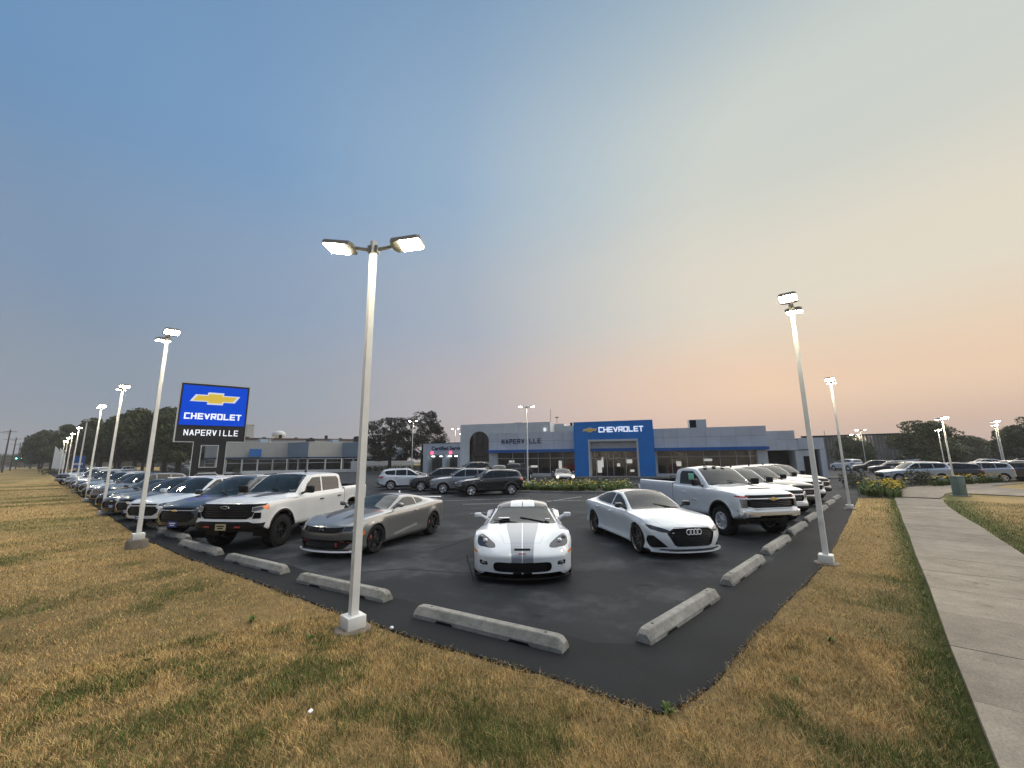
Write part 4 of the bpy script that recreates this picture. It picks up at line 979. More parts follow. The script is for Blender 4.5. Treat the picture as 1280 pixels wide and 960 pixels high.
for a, b_ in [((15.0,19.9),(20.4,16.5)),((15.4,17.0),(18.4,14.4)),((17.2,22.6),(20.8,20.0)),((18.4,15.4),(21.5,12.4)),((19.1,14.2),(22.9,14.3)),((21.0,12.6),(24.9,9.6)),((17.8,26.0),(21.4,23.3)),((13.0,13.9),(15.8,12.1)),((10.2,16.6),(13.2,18.4)),((10.2,19.8),(13.2,21.6)),((10.2,23.0),(13.2,24.8)),((13.2,18.4),(13.2,30)),((33,24.5),(38,27.6)),((35,21.5),(40,24.6))]:
    tag(ribbon('painted_line', [a, b_], .10, M['line'], .004), kind='structure')

# darker fresh-sealed margin outside the wheel stops
m, nt, b = nodemat('fresh_seal'); setp(b, rough=.8, spec=.14); nz = noise(nt, 130, 2, .6); n0 = noise(nt, .8, 5, .6)
nt.links.new(mixc(nt, 1.0, rampn(nt, n0, [(.3,(.011,.012,.013)),(.7,(.019,.020,.022))]), rampn(nt, nz, [(.3,(.6,)*3),(.72,(1.5,)*3)]), 'MULTIPLY'), b.inputs['Base Color']); bump(nt, b, nz, .35, .006)
Yv = np.concatenate([np.arange(90, 14, -2.0), np.arange(14, 2.9, -.15)]); inner = [(float(LX(y))+.10+1.02*min(1, .75+.25*value_noise(y, y*.3, .7, 51, 3)), y) for y in Yv]
Xv = np.concatenate([np.arange(5.45, 14, .15), np.arange(14, 31, 1.0)]); inner2 = [(x, float(LY(x))+.10+.98*min(1, .75+.25*value_noise(x*.3, x, .7, 52, 3))) for x in Xv]
outer = [(float(LX(y))+float(jag(LX(y), y))+.012, y) for y in Yv]+[(float(LX(y))+float(jag(LX(y), y))+.012, y) for y in np.arange(2.85, 1.82, -.08)]+[(x, float(LY(x))+float(jag(x, LY(x)))+.012) for x in np.concatenate([np.arange(4.15, 14, .08), np.arange(14, 31, .6)])]
bm = bmesh.new(); fc = bm.faces.new([bm.verts.new((x, y, .004)) for x, y in outer+inner2[::-1]+inner[::-1]])
fc.normal_update()
if fc.normal.z < 0: fc.normal_flip()
bmesh.ops.triangulate(bm, faces=bm.faces[:]); me = bpy.data.meshes.new('sealed_margin'); bm.to_mesh(me); bm.free(); me.materials.append(m); tag(link(bpy.data.objects.new('sealed_margin', me)), kind='structure')

# concrete
def concrete(name, base, var=.25, sc=5, streak=None):
    m, nt, b = nodemat(name); setp(b, rough=.85, spec=.2)
    f = noise(nt, sc, 8, .7, vary=True); f2 = noise(nt, sc*14, 3, .6); f3 = noise(nt, .8, 4, .6, vary=True)
    c = rampn(nt, f, [(.3, tuple(k*(1-var) for k in base)), (.7, tuple(k*(1+var) for k in base))])
    c = mixc(nt, 1.0, c, rampn(nt, f2, [(.3, (.75,)*3), (.7, (1.15,)*3)]), 'MULTIPLY'); c = mixc(nt, 1.0, c, rampn(nt, f3, [(.3, (.74,.73,.71)), (.7, (1.14,1.14,1.12))]), 'MULTIPLY'); f4 = noise(nt, 2.3, 7, .75, vary=True); c = mixc(nt, 1.0, c, rampn(nt, f4, [(.30, (.55,.53,.5)), (.42, (1,1,1))]), 'MULTIPLY')
    oi = nt.nodes.new('ShaderNodeObjectInfo'); c = mixc(nt, 1.0, c, rampn(nt, oi.outputs['Random'], [(0, (.93,.925,.92)), (1, (1.06,1.06,1.06))]), 'MULTIPLY')
    nt.links.new(c, b.inputs['Base Color']); bump(nt, b, f, .5, .012); return m
M['walk'] = concrete('walk_concrete', (.275,.235,.185), .18, 3)
M['stopc'] = concrete('wheel_stop_concrete', (.29,.28,.255), .30, 7)
M['footing'] = concrete('footing_concrete', (.20,.17,.14), .3, 6)
M['kerb'] = concrete('kerb_concrete', (.33,.32,.30), .2, 4)
walk = empty('sidewalk', (0,0,0)); tag(walk, kind='structure')
edges_x = list(np.arange(-6, 33.1, 1.52))
for a, b_ in zip(edges_x[:-1], edges_x[1:]):
    z = .012+.006*random.random(); q = .006; bm = bmesh.new()
    k = [(a+q, walk_right(a)), (b_-q, walk_right(b_)), (b_-q, -.38+.01*math.sin(b_)), (a+q, -.38+.01*math.sin(a))]
    me = MB(); me.prism(k, 2, -.1, z+.03); me.obj('paving_slab', M['walk'], walk)
for pts in ([(32.9,-.40),(32.9,-2.2),(34.5,-2.5),(36.4,-2.7),(36.4,-.5)], [(36.4,-.5),(36.4,-2.7),(38.0,-3.1),(41.6,-4.6),(44.6,-2.0),(41.5,-.9)], [(38.0,-3.1),(37.2,-5.6),(36.6,-9),(41.0,-10.6),(43.5,-7.2),(41.6,-4.6)], [(44.6,-2.0),(41.6,-4.6),(43.5,-7.2),(47.5,-6.0),(53.5,-8.6),(54.4,-7.6),(49.2,-5.0)]):
    me = MB(); me.prism([(x, y) for x, y in pts], 2, -.1, .035); o = me.obj('paving_slab', M['walk'], walk)
# road far left with kerb strip
m, nt, b = nodemat('road_surface'); setp(b, rough=.8); f = noise(nt, .3, 5); nt.links.new(rampn(nt, f, [(.3,(.13,.125,.12)),(.7,(.19,.185,.175))]), b.inputs['Base Color'])
r = MB(); r.add([(-34,20,-.005),(-8.5,20,-.005),(-8.5,690,-.005),(-34,690,-.005)], [(0,1,2,3)]); tag(r.obj('road', m), kind='structure')
k = MB(); k.box(-8.5,-8.3,20,690,-.1,.12); k.obj('road_kerb', M['kerb']); tag(bpy.data.objects['road_kerb'], kind='structure')
for yy in range(60, 500, 12): 
    q = MB(); q.add([(-21.1,yy,0),(-20.95,yy,0),(-20.95,yy+3,0),(-21.1,yy+3,0)], [(0,1,2,3)]); tag(q.obj('lane_mark', M['line']), kind='structure')

# ------------------------------------------------------------------ lawn blades
def blades(name, n, region, r0, r1, power, h0, w0, near):
    rng = np.random.default_rng(len(name)+n)
    u = rng.random(n*3); e = 2-power
    r = (r0**e+(r1**e-r0**e)*u)**(1/e); hd = math.radians(41.12); a = hd+rng.uniform(-1.02, 1.02, n*3)
    x = r*np.cos(a); y = r*np.sin(a); k = region(x, y); dl = np.minimum(np.where(y > 1.9, np.abs(LX(np.clip(y, 1.82, 165))-x), 9), np.where(x > 4, np.abs(LY(np.clip(x, 4.13, 31))-y), 9)); k &= ~((dl < .22) & (rng.random(n*3) < .75-dl*2.2)); x, y, r = x[k][:n], y[k][:n], r[k][:n]; n = len(x)
    g = green_amount(x, y); isg = rng.random(n) < (.06+.84*g)
    v = rng.random(n)[:,None]
    col = np.where(isg[:,None], GREEN*v+GREEN2*(1-v), STRAW*v+STRAW2*(1-v))*rng.uniform(.75, 1.3, (n,1))
    tl = value_noise(x, y, 1.2, 33, 3); tf = value_noise(x, y, 6.5, 35, 3); col = col*(.56+.92*tf)[:,None]
    h = h0*rng.uniform(.5, 1.3, n)*np.where(isg, 1.15, .85)*(.35+.6*tl+.8*tf)*(1+r*.012)*np.clip(1.25-r/80, .12, 1); w = w0*rng.uniform(.7, 1.4, n)*(r/3.0)**.75
    ph = rng.uniform(0, 2*PI, n); lean = rng.uniform(.2, 1.5, n)*h
    ux, uy = np.cos(ph), np.sin(ph); lx, ly = np.cos(ph+1.57+rng.uniform(-.6,.6,n)), np.sin(ph+1.57+rng.uniform(-.6,.6,n)); z0 = -.03
    if near:
        V = np.stack([np.column_stack([x-ux*w/2, y-uy*w/2, np.full(n, z0)]), np.column_stack([x+ux*w/2, y+uy*w/2, np.full(n, z0)]),
            np.column_stack([x+lx*lean*.35+ux*w*.38, y+ly*lean*.35+uy*w*.38, z0+h*.6]), np.column_stack([x+lx*lean*.35-ux*w*.38, y+ly*lean*.35-uy*w*.38, z0+h*.6]), np.column_stack([x+lx*lean, y+ly*lean, z0+h])], 1).reshape(-1,3)
        base = np.arange(n)[:,None]*5; L = np.concatenate([base+np.array([[0,1,2,3]]), base+np.array([[3,2,4]])], 1).ravel(); st = (np.arange(n)[:,None]*7+np.array([[0,4]])).ravel(); kk = 5
    else:
        V = np.stack([np.column_stack([x-ux*w/2, y-uy*w/2, np.full(n, z0)]), np.column_stack([x+ux*w/2, y+uy*w/2, np.full(n, z0)]), np.column_stack([x+lx*lean, y+ly*lean, z0+h])], 1).reshape(-1,3)
        L = np.arange(n*3); st = np.arange(n)*3; kk = 3
    me = bpy.data.meshes.new(name); me.vertices.add(len(V)); me.vertices.foreach_set('co', V.ravel().astype(np.float32)); me.loops.add(len(L)); me.loops.foreach_set('vertex_index', L.astype(np.int32))
    me.polygons.add(len(st)); me.polygons.foreach_set('loop_start', st.astype(np.int32)); me.update(calc_edges=True)
    at = me.color_attributes.new('tint', 'FLOAT_COLOR', 'POINT'); cc = np.repeat(np.column_stack([col, np.ones(n)]), kk, 0); at.data.foreach_set('color', cc.ravel().astype(np.float32))
    me.materials.append(M['blade']); return tag(link(bpy.data.objects.new(name, me)), kind='stuff')
M['blade'] = attr_mat('dry_grass_blade', .7)
def lawn_region(x, y):
    w = (y < -.33) & (y > walk_right(x)-.02) & (x < 33)
    conc = (x > 32) & (y < 1.2)
    island = (x > 30.4) & (x < 46) & (y > -3.0) & (y < 1.2)
    return ~in_lot(x, y) & ~w & ~conc & (y < 170)
o = blades('grass', 330000, lawn_region, 1.2, 7.5, 1.0, .056, .0029, True); tag(o, 'short dry lawn blades in the foreground', 'grass')
o = blades('grass', 430000, lawn_region, 7.0, 95, 1.62, .046, .0032, False); tag(o, 'dry lawn running back along the lot edge', 'grass')
# thatch, grit and clippings along the asphalt edge
rg_ = np.random.default_rng(77); V = []; F = []; Cc = []
for k in range(2600):
    if k % 5 < 3: y = 1.9+13*rg_.random()**1.6; x = float(LX(y))-abs(rg_.normal(0,.16))+.02
    else: x = 4.2+12*rg_.random()**1.4; y = float(LY(x))-abs(rg_.normal(0,.14))+.02
    a = rg_.uniform(0, 2*PI); L = rg_.uniform(.006,.030); w = rg_.uniform(.002,.006); c = [(.38,.29,.15),(.28,.19,.09),(.26,.23,.19),(.14,.10,.06)][rg_.integers(4)]; z = rg_.uniform(.0,.018) if x > LX(max(y, 1.82)) else -.012+rg_.uniform(0,.02); i = len(V); dx, dy = math.cos(a), math.sin(a)
    V += [(x-dx*L, y-dy*L, z), (x-dy*w, y+dx*w, z+.004), (x+dx*L, y+dy*L, z+.006), (x+dy*w, y-dx*w, z+.004), (x, y, z+.012)]; F += [(i,i+3,i+4),(i+3,i+2,i+4),(i+2,i+1,i+4),(i+1,i,i+4)]; Cc += [c]*5
me = mesh('edge_debris', V, F, M['blade']); at = me.color_attributes.new('tint', 'FLOAT_COLOR', 'POINT'); at.data.foreach_set('color', np.column_stack([np.array(Cc), np.ones(len(Cc))]).ravel().astype(np.float32)); tag(link(bpy.data.objects.new('edge_debris', me)), 'dry clippings and grit along the asphalt edge', 'debris', None, 'stuff')
# a few broad-leaved weeds and bits of litter in the lawn
M['weed'] = simple('weed_leaf', (.085,.125,.022), .7, var=.3, spec=.2)
def weed(x, y, s, n, seed):
    rg = random.Random(seed); b = MB()
    for i in range(n):
        a = rg.uniform(0, 2*PI); L = s*rg.uniform(.6, 1.1); wd = L*.16; up = rg.uniform(.3, 1.0)
        p = [Vector((math.cos(a)*L*t, math.sin(a)*L*t, L*up*math.sin(t*2.2))) for t in (0, .35, .7, 1)]; sd = Vector((-math.sin(a), math.cos(a), 0))
        V = []
        for q, ww in zip(p, (.3, 1, .8, .05)): V += [q-sd*wd*ww, q+sd*wd*ww]
        b.add(V, [(2*k, 2*k+1, 2*k+3, 2*k+2) for k in range(3)])
    o = b.obj('weed', M['weed'], None, True); o.location = (x, y, -.02); return o
for k, (x, y, s, n, lab) in enumerate([(7.05,.78,.13,16,'leafy green weed in dry grass right of the near wheel stop'),(4.22,1.78,.13,26,'green grass tuft at the corner tip of the asphalt'),(2.75,6.05,.10,18,'bright green weed by the near lamp post base'),(2.45,7.35,.16,12,'taller thin weed at the asphalt edge left of the near lamp post'),(1.2,6.9,.12,22,'low bright green weed patch out in the left lawn'),(5.6,.95,.10,14,'small green weed by the lower lot edge')]):
    tag(weed(x, y, s*.62, n, k), lab, 'weed')
b = MB(); b.cbox((0,0,.02), (.055,.035,.02), 0, Matrix.Rotation(.4,3,'X'), .012); o = b.obj('paper_scrap', M['paper'], None, True); place(o, 2.02, 4.32, .6, .0); tag(o, 'white paper scrap lying in the foreground lawn', 'litter')
b = MB(); b.lathe([(0,-.02),(.02,-.016),(.03,0),(.02,.016),(0,.02)], 10, 2); o = b.obj('white_cap', M['paper'], None, True); place(o, 3.62, 5.45, 0, .02); tag(o, 'small white cup lid beside the near lamp post footing', 'litter')
# ------------------------------------------------------------------ lamp posts, wheel stops, pylon sign
M['pole'] = simple('white_pole_paint', (.70,.69,.65), .45, var=.06, scale=3)
M['head'] = simple('lamp_housing', (.26,.245,.21), .5)
m, nt, b = nodemat('led_panel'); setp(b, base=(.9,.9,.85), emit=(1,.90,.66), es=150.0); M['led'] = m
M['rust'] = simple('rust', (.25,.10,.04), .9)
LAMP_SRC = {}
def lamp_post(x, y, axis, label, group, lit=True, foot='disc', h=5.92, rz=0, plate_dir=None):
    root = empty('lamp_post', (x, y, 0), 0); tag(root, label, 'lamp post', group)
    key = (foot, round(h, 1))
    if key not in LAMP_SRC:
        p = MB(); a, c = .053, .043; z0 = .16
        V = [(sx*w, sy*w, z) for z, w in ((z0, a), (h+.12, c)) for sx, sy in ((-1,-1),(1,-1),(1,1),(-1,1))]
        p.add(V, [(0,1,5,4),(1,2,6,5),(2,3,7,6),(3,0,4,7),(4,5,6,7)])
        pl = MB(); pl.cbox((0,0,.10), (.27,.27,.17), 0, None, .012)
        ft = MB()
        if foot == 'disc': ft.lathe([(0,.018),(.23,.018),(.25,.0),(.25,-.15),(0,-.15)], 28, 2)
        elif foot == 'tall': ft.lathe([(0,.02),(.22,.02),(.25,-.03),(.26,-.3),(0,-.3)], 24, 2)
        hh = MB(); hh.cbox((-.054,0,.92), (.012,.085,.17), 0, None, .004); hh.lathe([(0,.010),(.043,.010),(.043,0)], 16, 0, (-.060,0,.99)); hh.lathe([(0,.010),(.043,.010),(.043,0)], 16, 0, (-.060,0,.86))
        LAMP_SRC[key] = [p.mesh('pole', M['pole']), pl.mesh('base_cover', M['pole'], True, 40), ft.mesh('footing', M['footing'], True, 40) if ft.v else None, hh.mesh('hand_hole_cover', M['pole'], True, 40)]
    zz = .20 if foot == 'tall' else 0
    for nm, me in zip(('pole','base_cover','footing','hand_hole_cover'), LAMP_SRC[key]):
        if me is None: continue
        o = link(bpy.data.objects.new(nm, me), root); o.rotation_euler = (0, 0, rz); o.location = (0, 0, zz if nm != 'pole' else 0)
        if nm == 'footing' and foot == 'tall': o.location = (0,0,zz)
        if nm == 'pole' and zz: o.location = (0,0,zz*.9)
    if 'arm' not in LAMP_SRC:
        ar = MB(); ar.tube([(.05,0,0),(.18,0,.02),(.30,0,.045)], [.032,.03,.028], 8); ar.cbox((.06,0,0), (.05,.10,.12))
        hd = MB(); V = []
        prof = [(-.26,.15),(-.22,.185),(.20,.185),(.26,.15)]
        out = [(-.27,-.10),(-.27,.10),(-.22,.185),(.22,.185),(.28,.14),(.28,-.14),(.22,-.185),(-.22,-.185)][::-1]
        hd.prism(out, 2, 0, .055)
        for k in range(5): hd.cbox((-.18+.06*k, 0, .062), (.012,.28,.03))
        le = MB(); le.cbox((.075,0,-.006), (.34,.33,.012))
        LAMP_SRC['arm'] = ar.mesh('arm', M['head'], True, 40); LAMP_SRC['head'] = hd.mesh('lamp_head', M['head']); LAMP_SRC['led'] = le.mesh('light_panel', M['led']); 
        LAMP_SRC['off'] = le.mesh('light_panel', M['lens'])
    for s in (0, 1):
        a = axis + s*PI
        o = link(bpy.data.objects.new('arm', LAMP_SRC['arm']), root); o.location = (0,0,h-.03+zz); o.rotation_euler = (0,0,a)
        hd = link(bpy.data.objects.new('lamp_head', LAMP_SRC['head']), root); hd.scale = (.94,.98,1.15); hd.location = (.55*math.cos(a), .58*math.sin(a), h+.02+zz); hd.rotation_euler = (0,-.12,a)
        link(bpy.data.objects.new('light_panel', LAMP_SRC['led' if lit else 'off']), hd)
    return root
GL = 'white lamp posts along the lot edge'
lamp_post(3.28, 5.90, math.radians(-52), 'tallest lamp post nearest the viewer with hand hole covers by the near wheel stops', GL, rz=math.radians(-4), h=5.82)
ys = [16.0, 27.45, 37.6, 50.9, 62.0, 75.2, 87.4, 100.8]; xs_ = [2.22, 2.42, 2.46, 2.60, 2.68, 2.78, 2.88, 2.98]
names = ['second lamp post from the front along the left lawn, on a raised brown footing', 'third lamp post along the left lawn, with a white hose loop at its foot', 'fourth lamp post along the left lawn', 'unlit dark headed lamp post, fifth along the left lawn', 'sixth lamp post along the left lawn, just past the unlit one', 'seventh lamp post along the left lawn', 'eighth lamp post along the left lawn', 'last lamp post along the left lawn before the feather banners']
for k, (y, x) in enumerate(zip(ys, xs_)):
    lamp_post(x, y, PI/2, names[k], GL, lit=(k != 3), foot='tall' if k == 0 else 'disc')
lamp_post(11.92, 1.16, 0.02, 'lamp post on the right lot edge beside the white fastback and pickups', GL, h=6.0)
lamp_post(24.45, 1.26, 0.02, 'second lamp post on the right lot edge by the last pickups', GL, h=5.8)
GB = 'lamp posts further back in the lots'
for x, y, a, h, lab in [(32.6,26.5,-50,7.6,'lamp post in the flower island in front of the blue lettering wall'),(45.1,63.6,-50,9.4,'lamp post in front of the dark trees by the service bay'),(60,69,-50,9.0,'lamp post left of the grey wall with the black arch window'),(63,70,20,8.0,'smaller lamp post just right of the one by the service bay'),
      (40.2,-3.55,8,4.75,'lamp post behind the green utility cabinet'),(63.5,-9.35,5,5.6,'lamp post at the right edge of the photo by the black suv'),(69,-5.6,6,5.2,'thin lamp post behind the one at the utility cabinet'),(80.6,-11.7,4,6.0,'thin lamp post behind the one at the right edge'),(91,1.7,-50,6.6,'lamp post in front of the dark warehouse'),(104,2.9,-50,6.4,'lamp post furthest right of the dealership, by the warehouse tree')]:
    lamp_post(x, y, math.radians(a), lab, GB, h=h, foot='none')
lamp_post(39.2,116.5,.4,'white unlit lamp post in front of the far left showroom',GB,lit=False,h=8.0,foot='none')
lamp_post(40.1,200,.4,'small unlit lamp post far off by the tree line',GB,lit=False,h=7.0,foot='none')
# white hose loop at the third post
b = MB(); b.tube([(2.62+.10*math.cos(t), 27.3, .45+.34*math.sin(t)) for t in np.linspace(-1.9, 4.4, 18)], .035, 6); tag(b.obj('hose', M['pole'], None, True), 'white hose looped at the foot of the third left lamp post', 'hose')

def stop_mesh(L=2.44):
    b = MB(); hw, ht, h = .115, .065, .165; prof = [(-hw,0),(-hw,.055),(-ht,h-.012),(-ht+.015,h),(ht-.015,h),(ht,h-.012),(hw,.055),(hw,0)]
    secs = [(-L/2,.55,.62),(-L/2+.05,.85,.93),(-L/2+.12,1,1)]+[(t,1,1) for t in np.linspace(-L/2+.4, L/2-.4, 7)]+[(L/2-.12,1,1),(L/2-.05,.85,.93),(L/2,.55,.62)]
    V = []; n = len(prof)
    for x, sy, sz in secs: V += [(x, y*(.86+.14*sy), z*sz) for y, z in prof]
    Fc = []
    for i in range(len(secs)-1):
        for j in range(n-1): Fc.append((i*n+j, (i+1)*n+j, (i+1)*n+j+1, i*n+j+1))
    Fc += [tuple(range(n)), tuple(reversed(range((len(secs)-1)*n, len(secs)*n)))]
    b.add(V, Fc)
    me = b.mesh('wheel_stop', M['stopc'], True, 18)
    nb = MB()
    for x in (-.62, .62):
        for s in (-1, 1): nb.prism([(x-.17,.002),(x+.17,.002),(x+.13,.036),(x-.13,.036)], 1, s*hw*.985, s*(hw+.0025))  # dark patches on the faces stand for the shade inside drain notches
    nt_ = nb.mesh('notch_shade', M['trim'])
    pb = MB(); pb.lathe([(0,.003),(.018,.003),(.022,0)], 10, 2, (0,0,h)); return me, nt_, pb.mesh('anchor_pin', M['trim'])
SM = stop_mesh()
def wheel_stop(x, y, a, label):
    o = link(bpy.data.objects.new('wheel_stop', SM[0])); place(o, x, y, math.radians(a), .002); tag(o, label, 'wheel stop', 'concrete wheel stops along the lot edge')
    link(bpy.data.objects.new('notch_shade', SM[1]), o)
    for s in (-1, 1):
        p = link(bpy.data.objects.new('anchor_pin', SM[2]), o); p.location = (s*.95, 0, 0)
wheel_stop(4.40, 4.40, 100.5, 'long concrete wheel stop nearest the viewer on the left side of the lot corner')
wheel_stop(6.66, 2.48, -4, 'long concrete wheel stop nearest the viewer on the right side of the lot corner')
wheel_stop(4.02, 7.72, 100.5, 'concrete wheel stop partly behind the tallest lamp post')
wheel_stop(3.62, 10.95, 99, 'concrete wheel stop in front of the grey coupe')
od = ['second','third','fourth','fifth','sixth','seventh','eighth','ninth','tenth','eleventh','twelfth','thirteenth','fourteenth','fifteenth','sixteenth','seventeenth','eighteenth','nineteenth','twentieth','twenty first','twenty second','twenty third','twenty fourth','twenty fifth','twenty sixth']
for k in range(18): wheel_stop(3.28-.02*min(k, 8)+.012*k, 14.15+3.2*k, 97-min(k, 6), 'concrete wheel stop at the nose of the white pickup' if k == 0 else 'concrete wheel stop in the left row, %s beyond the white pickup' % (['first']+od)[k-1])
for k, lab in enumerate(['concrete wheel stop in front of the white fastback','concrete wheel stop right of the white fastback, left of the lamp post','concrete wheel stop behind the right lamp post','concrete wheel stop at the second white pickup nose','concrete wheel stop at the dark pickup nose','concrete wheel stop at the third white pickup nose','last concrete wheel stop on the right near the second right lamp post']):
    wheel_stop(9.95+3.28*k, 2.36-.05*k, -2.5, lab)

# --- lettering
def text_mesh(s, size, ext, name='lettering', sx=1.0, bold=0.0, mat=None, spacing=1.0):
    cu = bpy.data.curves.new(name, 'FONT'); cu.body = s; cu.size = size; cu.extrude = ext; cu.offset = bold; cu.align_x = 'CENTER'; cu.align_y = 'CENTER'; cu.space_character = spacing; cu.resolution_u = 3
    o = bpy.data.objects.new(name, cu); C.objects.link(o); dg = bpy.context.evaluated_depsgraph_get(); me = bpy.data.meshes.new_from_object(o.evaluated_get(dg)); bpy.data.objects.remove(o); bpy.data.curves.remove(cu)
    me.transform(Matrix.Diagonal((sx, 1, 1, 1))); me.materials.clear(); me.materials.append(mat); me.name = name; return me
def block_letters(s, H, W, gap, t, mat, depth, name='lettering'):
    """wide squared capitals built from strokes, centred, in the x-y plane facing +z"""
    G = {'C': [((1,1),(0,1),(0,0),(1,0))], 'H': [((0,0),(0,1)),((1,0),(1,1)),((0,.5),(1,.5))], 'E': [((1,1),(0,1),(0,0),(1,0)),((0,.5),(.9,.5))], 'V': [((0,1),(.5,0),(1,1))], 'R': [((0,0),(0,1),(1,1),(1,.45),(0,.45)),((.45,.45),(1,0))], 'O': [((0,0),(0,1),(1,1),(1,0),(0,0))], 'L': [((0,1),(0,0),(1,0))], 'T': [((0,1),(1,1)),((.5,1),(.5,0))], 'N': [((0,0),(0,1)),((1,0),(1,1)),((0,1),(1,0))], 'A': [((0,0),(.5,1),(1,0)),((.2,.33),(.8,.33))], 'P': [((0,0),(0,1),(1,1),(1,.45),(0,.45))], 'I': [((.5,0),(.5,1))]}
    b = MB(); x = -(len(s)*W+(len(s)-1)*gap)/2; zz = 0
    for ch in s:
        for st in G[ch]:
            for (u0, v0), (u1, v1) in zip(st[:-1], st[1:]):
                p = Vector((x+t/2+u0*(W-t), -H/2+t/2+v0*(H-t), 0)); q = Vector((x+t/2+u1*(W-t), -H/2+t/2+v1*(H-t), 0)); d = (q-p).normalized(); nn = Vector((-d.y, d.x, 0))*t/2; e = d*t/2
                if abs(d.x*d.y) > .01: e = d*t*.2; nn = Vector((t*.6, 0, 0))
                zz = (zz+1) % 7; dz = depth+.0012*zz
                k = [p-e-nn, q+e-nn, q+e+nn, p-e+nn]; b.add([tuple(v) for v in k]+[(v.x, v.y, dz) for v in k], [(3,2,1,0),(4,5,6,7),(0,1,5,4),(1,2,6,5),(2,3,7,6),(3,0,4,7)])
        x += W+gap
    return b.mesh(name, mat)
def bow_flat(w, d0, border, fill):
    b = MB(); b.prism([(u*w, v*w) for u, v in BOW], 2, 0, d0, 0); b.prism([(u*w*.88, v*w*.74) for u, v in BOW], 2, d0*.5, d0*1.4, 1); return b.mesh('emblem', [M[border] if isinstance(border, str) else border, M[fill] if isinstance(fill, str) else fill])
def emit_mat(name, base, col, s, rough=.4):
    m, nt, b = nodemat(name); setp(b, base=base, emit=col, es=s, rough=rough); return m
M['signblue'] = emit_mat('backlit_blue', (.002,.03,.25), (.0,.060,.60), .80, .7); M['signblue'].node_tree.nodes['Principled BSDF'].inputs['Specular IOR Level'].default_value = .1
M['signwhite'] = emit_mat('backlit_white', (.8,.8,.8), (.85,.88,.95), .75)
M['signgold'] = emit_mat('backlit_gold', (.7,.5,.06), (.62,.42,.04), .55)
M['signsilver'] = emit_mat('backlit_silver', (.7,.72,.75), (.55,.6,.68), .6)
M['signblack'] = simple('sign_black', (.018,.017,.016), .5)
M['signframe'] = simple('sign_frame_steel', (.62,.61,.57), .45)
# pylon: local x along the face, z up, -y towards the viewer
P0 = np.array((7.43, 43.36)); P1 = np.array((12.10, 42.30)); wS = float(np.linalg.norm(P1-P0)); angS = math.atan2(P1[1]-P0[1], P1[0]-P0[0])
sg_ = empty('pylon_sign', (*((P0+P1)/2), 0), angS); tag(sg_, 'tall backlit blue CHEVROLET NAPERVILLE pylon sign behind the left row of cars', 'sign')
b = MB(); b.box(-wS/2, wS/2, -.30, .30, 4.12, 8.90); b.obj('cabinet', M['signblack'], sg_)
fr = MB()
for a, c in (((-wS/2-.10,-.34,4.05),(-wS/2,.34,8.93)), ((wS/2,-.34,4.05),(wS/2+.05,.34,8.93))): fr.box(a[0], c[0], a[1], c[1], a[2], c[2])
fr.box(-wS/2-.10, wS/2+.05, -.34, .34, 8.93, 8.98); fr.box(-wS/2-.10, -1.15, -.34, .34, 4.0, 4.05); fr.box(1.15, wS/2+.05, -.34, .34, 4.0, 4.05); fr.obj('frame', M['signframe'], sg_)
b = MB(); b.box(-wS/2+.12, wS/2-.12, -.335, -.305, 5.42, 8.78); b.obj('blue_panel', M['signblue'], sg_)
def onface(me, x, z, y=-.336, parent=sg_):
    o = link(bpy.data.objects.new(me.name, me), parent); o.location = (x, y, z); o.rotation_euler = (PI/2, 0, 0); return o
onface(bow_flat(3.5, .03, M['signsilver'], M['signgold']), 0, 7.72)
onface(block_letters('CHEVROLET', .52, .385, .065, .105, M['signwhite'], .02), 0, 6.18)
onface(block_letters('NAPERVILLE', .50, .30, .085, .068, M['signwhite'], .02), 0, 4.80, -.303)
b = MB(); b.box(-1.12,-.62,-.26,.26,0,4.12); b.box(.62,1.12,-.26,.26,0,4.12); b.box(-.62,.62,-.26,.26,3.72,4.12); b.box(-.62,.62,-.26,.26,1.55,1.95); b.box(-.62,.62,-.22,.22,0,1.0); b.obj('pedestal', M['signblack'], sg_)
b = MB()
for x in (-.62, .56): b.box(x, x+.06, -.30, -.262, 1.95, 3.72)
b.box(-.62,.62,-.30,-.262,1.90,1.95); b.box(-.62,.62,-.30,-.262,3.72,3.77); b.tube([(-.8,-.30,.3),(-.8,-.30,1.25),(-.6,-.30,1.42),(.6,-.30,1.42),(.8,-.30,1.25),(.8,-.30,.3)], .05, 6)
for x in (-1.17, 1.12): b.box(x, x+.05, -.28, .28, .1, 4.0)
b.obj('steel_trim', M['signframe'], sg_)
# ------------------------------------------------------------------ buildings
def panelmat(name, base, rough=.45, metal=.0, var=.06):
    m, nt, b = nodemat(name); setp(b, rough=rough, metal=metal)
    f = noise(nt, .5, 5, .6); oi = nt.nodes.new('ShaderNodeObjectInfo'); r = rampn(nt, oi.outputs['Random'], [(0, (1-var,)*3), (1, (1+var,)*3)])
    c = rampn(nt, f, [(.3, tuple(k*.9 for k in base)), (.7, tuple(min(1, k*1.08) for k in base))]); nt.links.new(mixc(nt, 1.0, c, r, 'MULTIPLY'), b.inputs['Base Color']); return m
M['pblue'] = panelmat('blue_cladding', (.001,.20,.62), .5)
M['pgrey'] = panelmat('grey_cladding', (.60,.62,.65), .42)
M['pwall'] = panelmat('pale_render', (.68,.69,.67), .7)
M['pdark'] = simple('joint_backing', (.06,.07,.08), .8)
M['pale'] = simple('pale_pier', (.62,.62,.60), .6, var=.08, scale=1)
M['mull'] = simple('mullion_metal', (.50,.50,.49), .45)
M['awn'] = simple('blue_awning', (.002,.12,.42), .55)
M['letterblue'] = simple('letter_navy', (.012,.03,.10), .5)
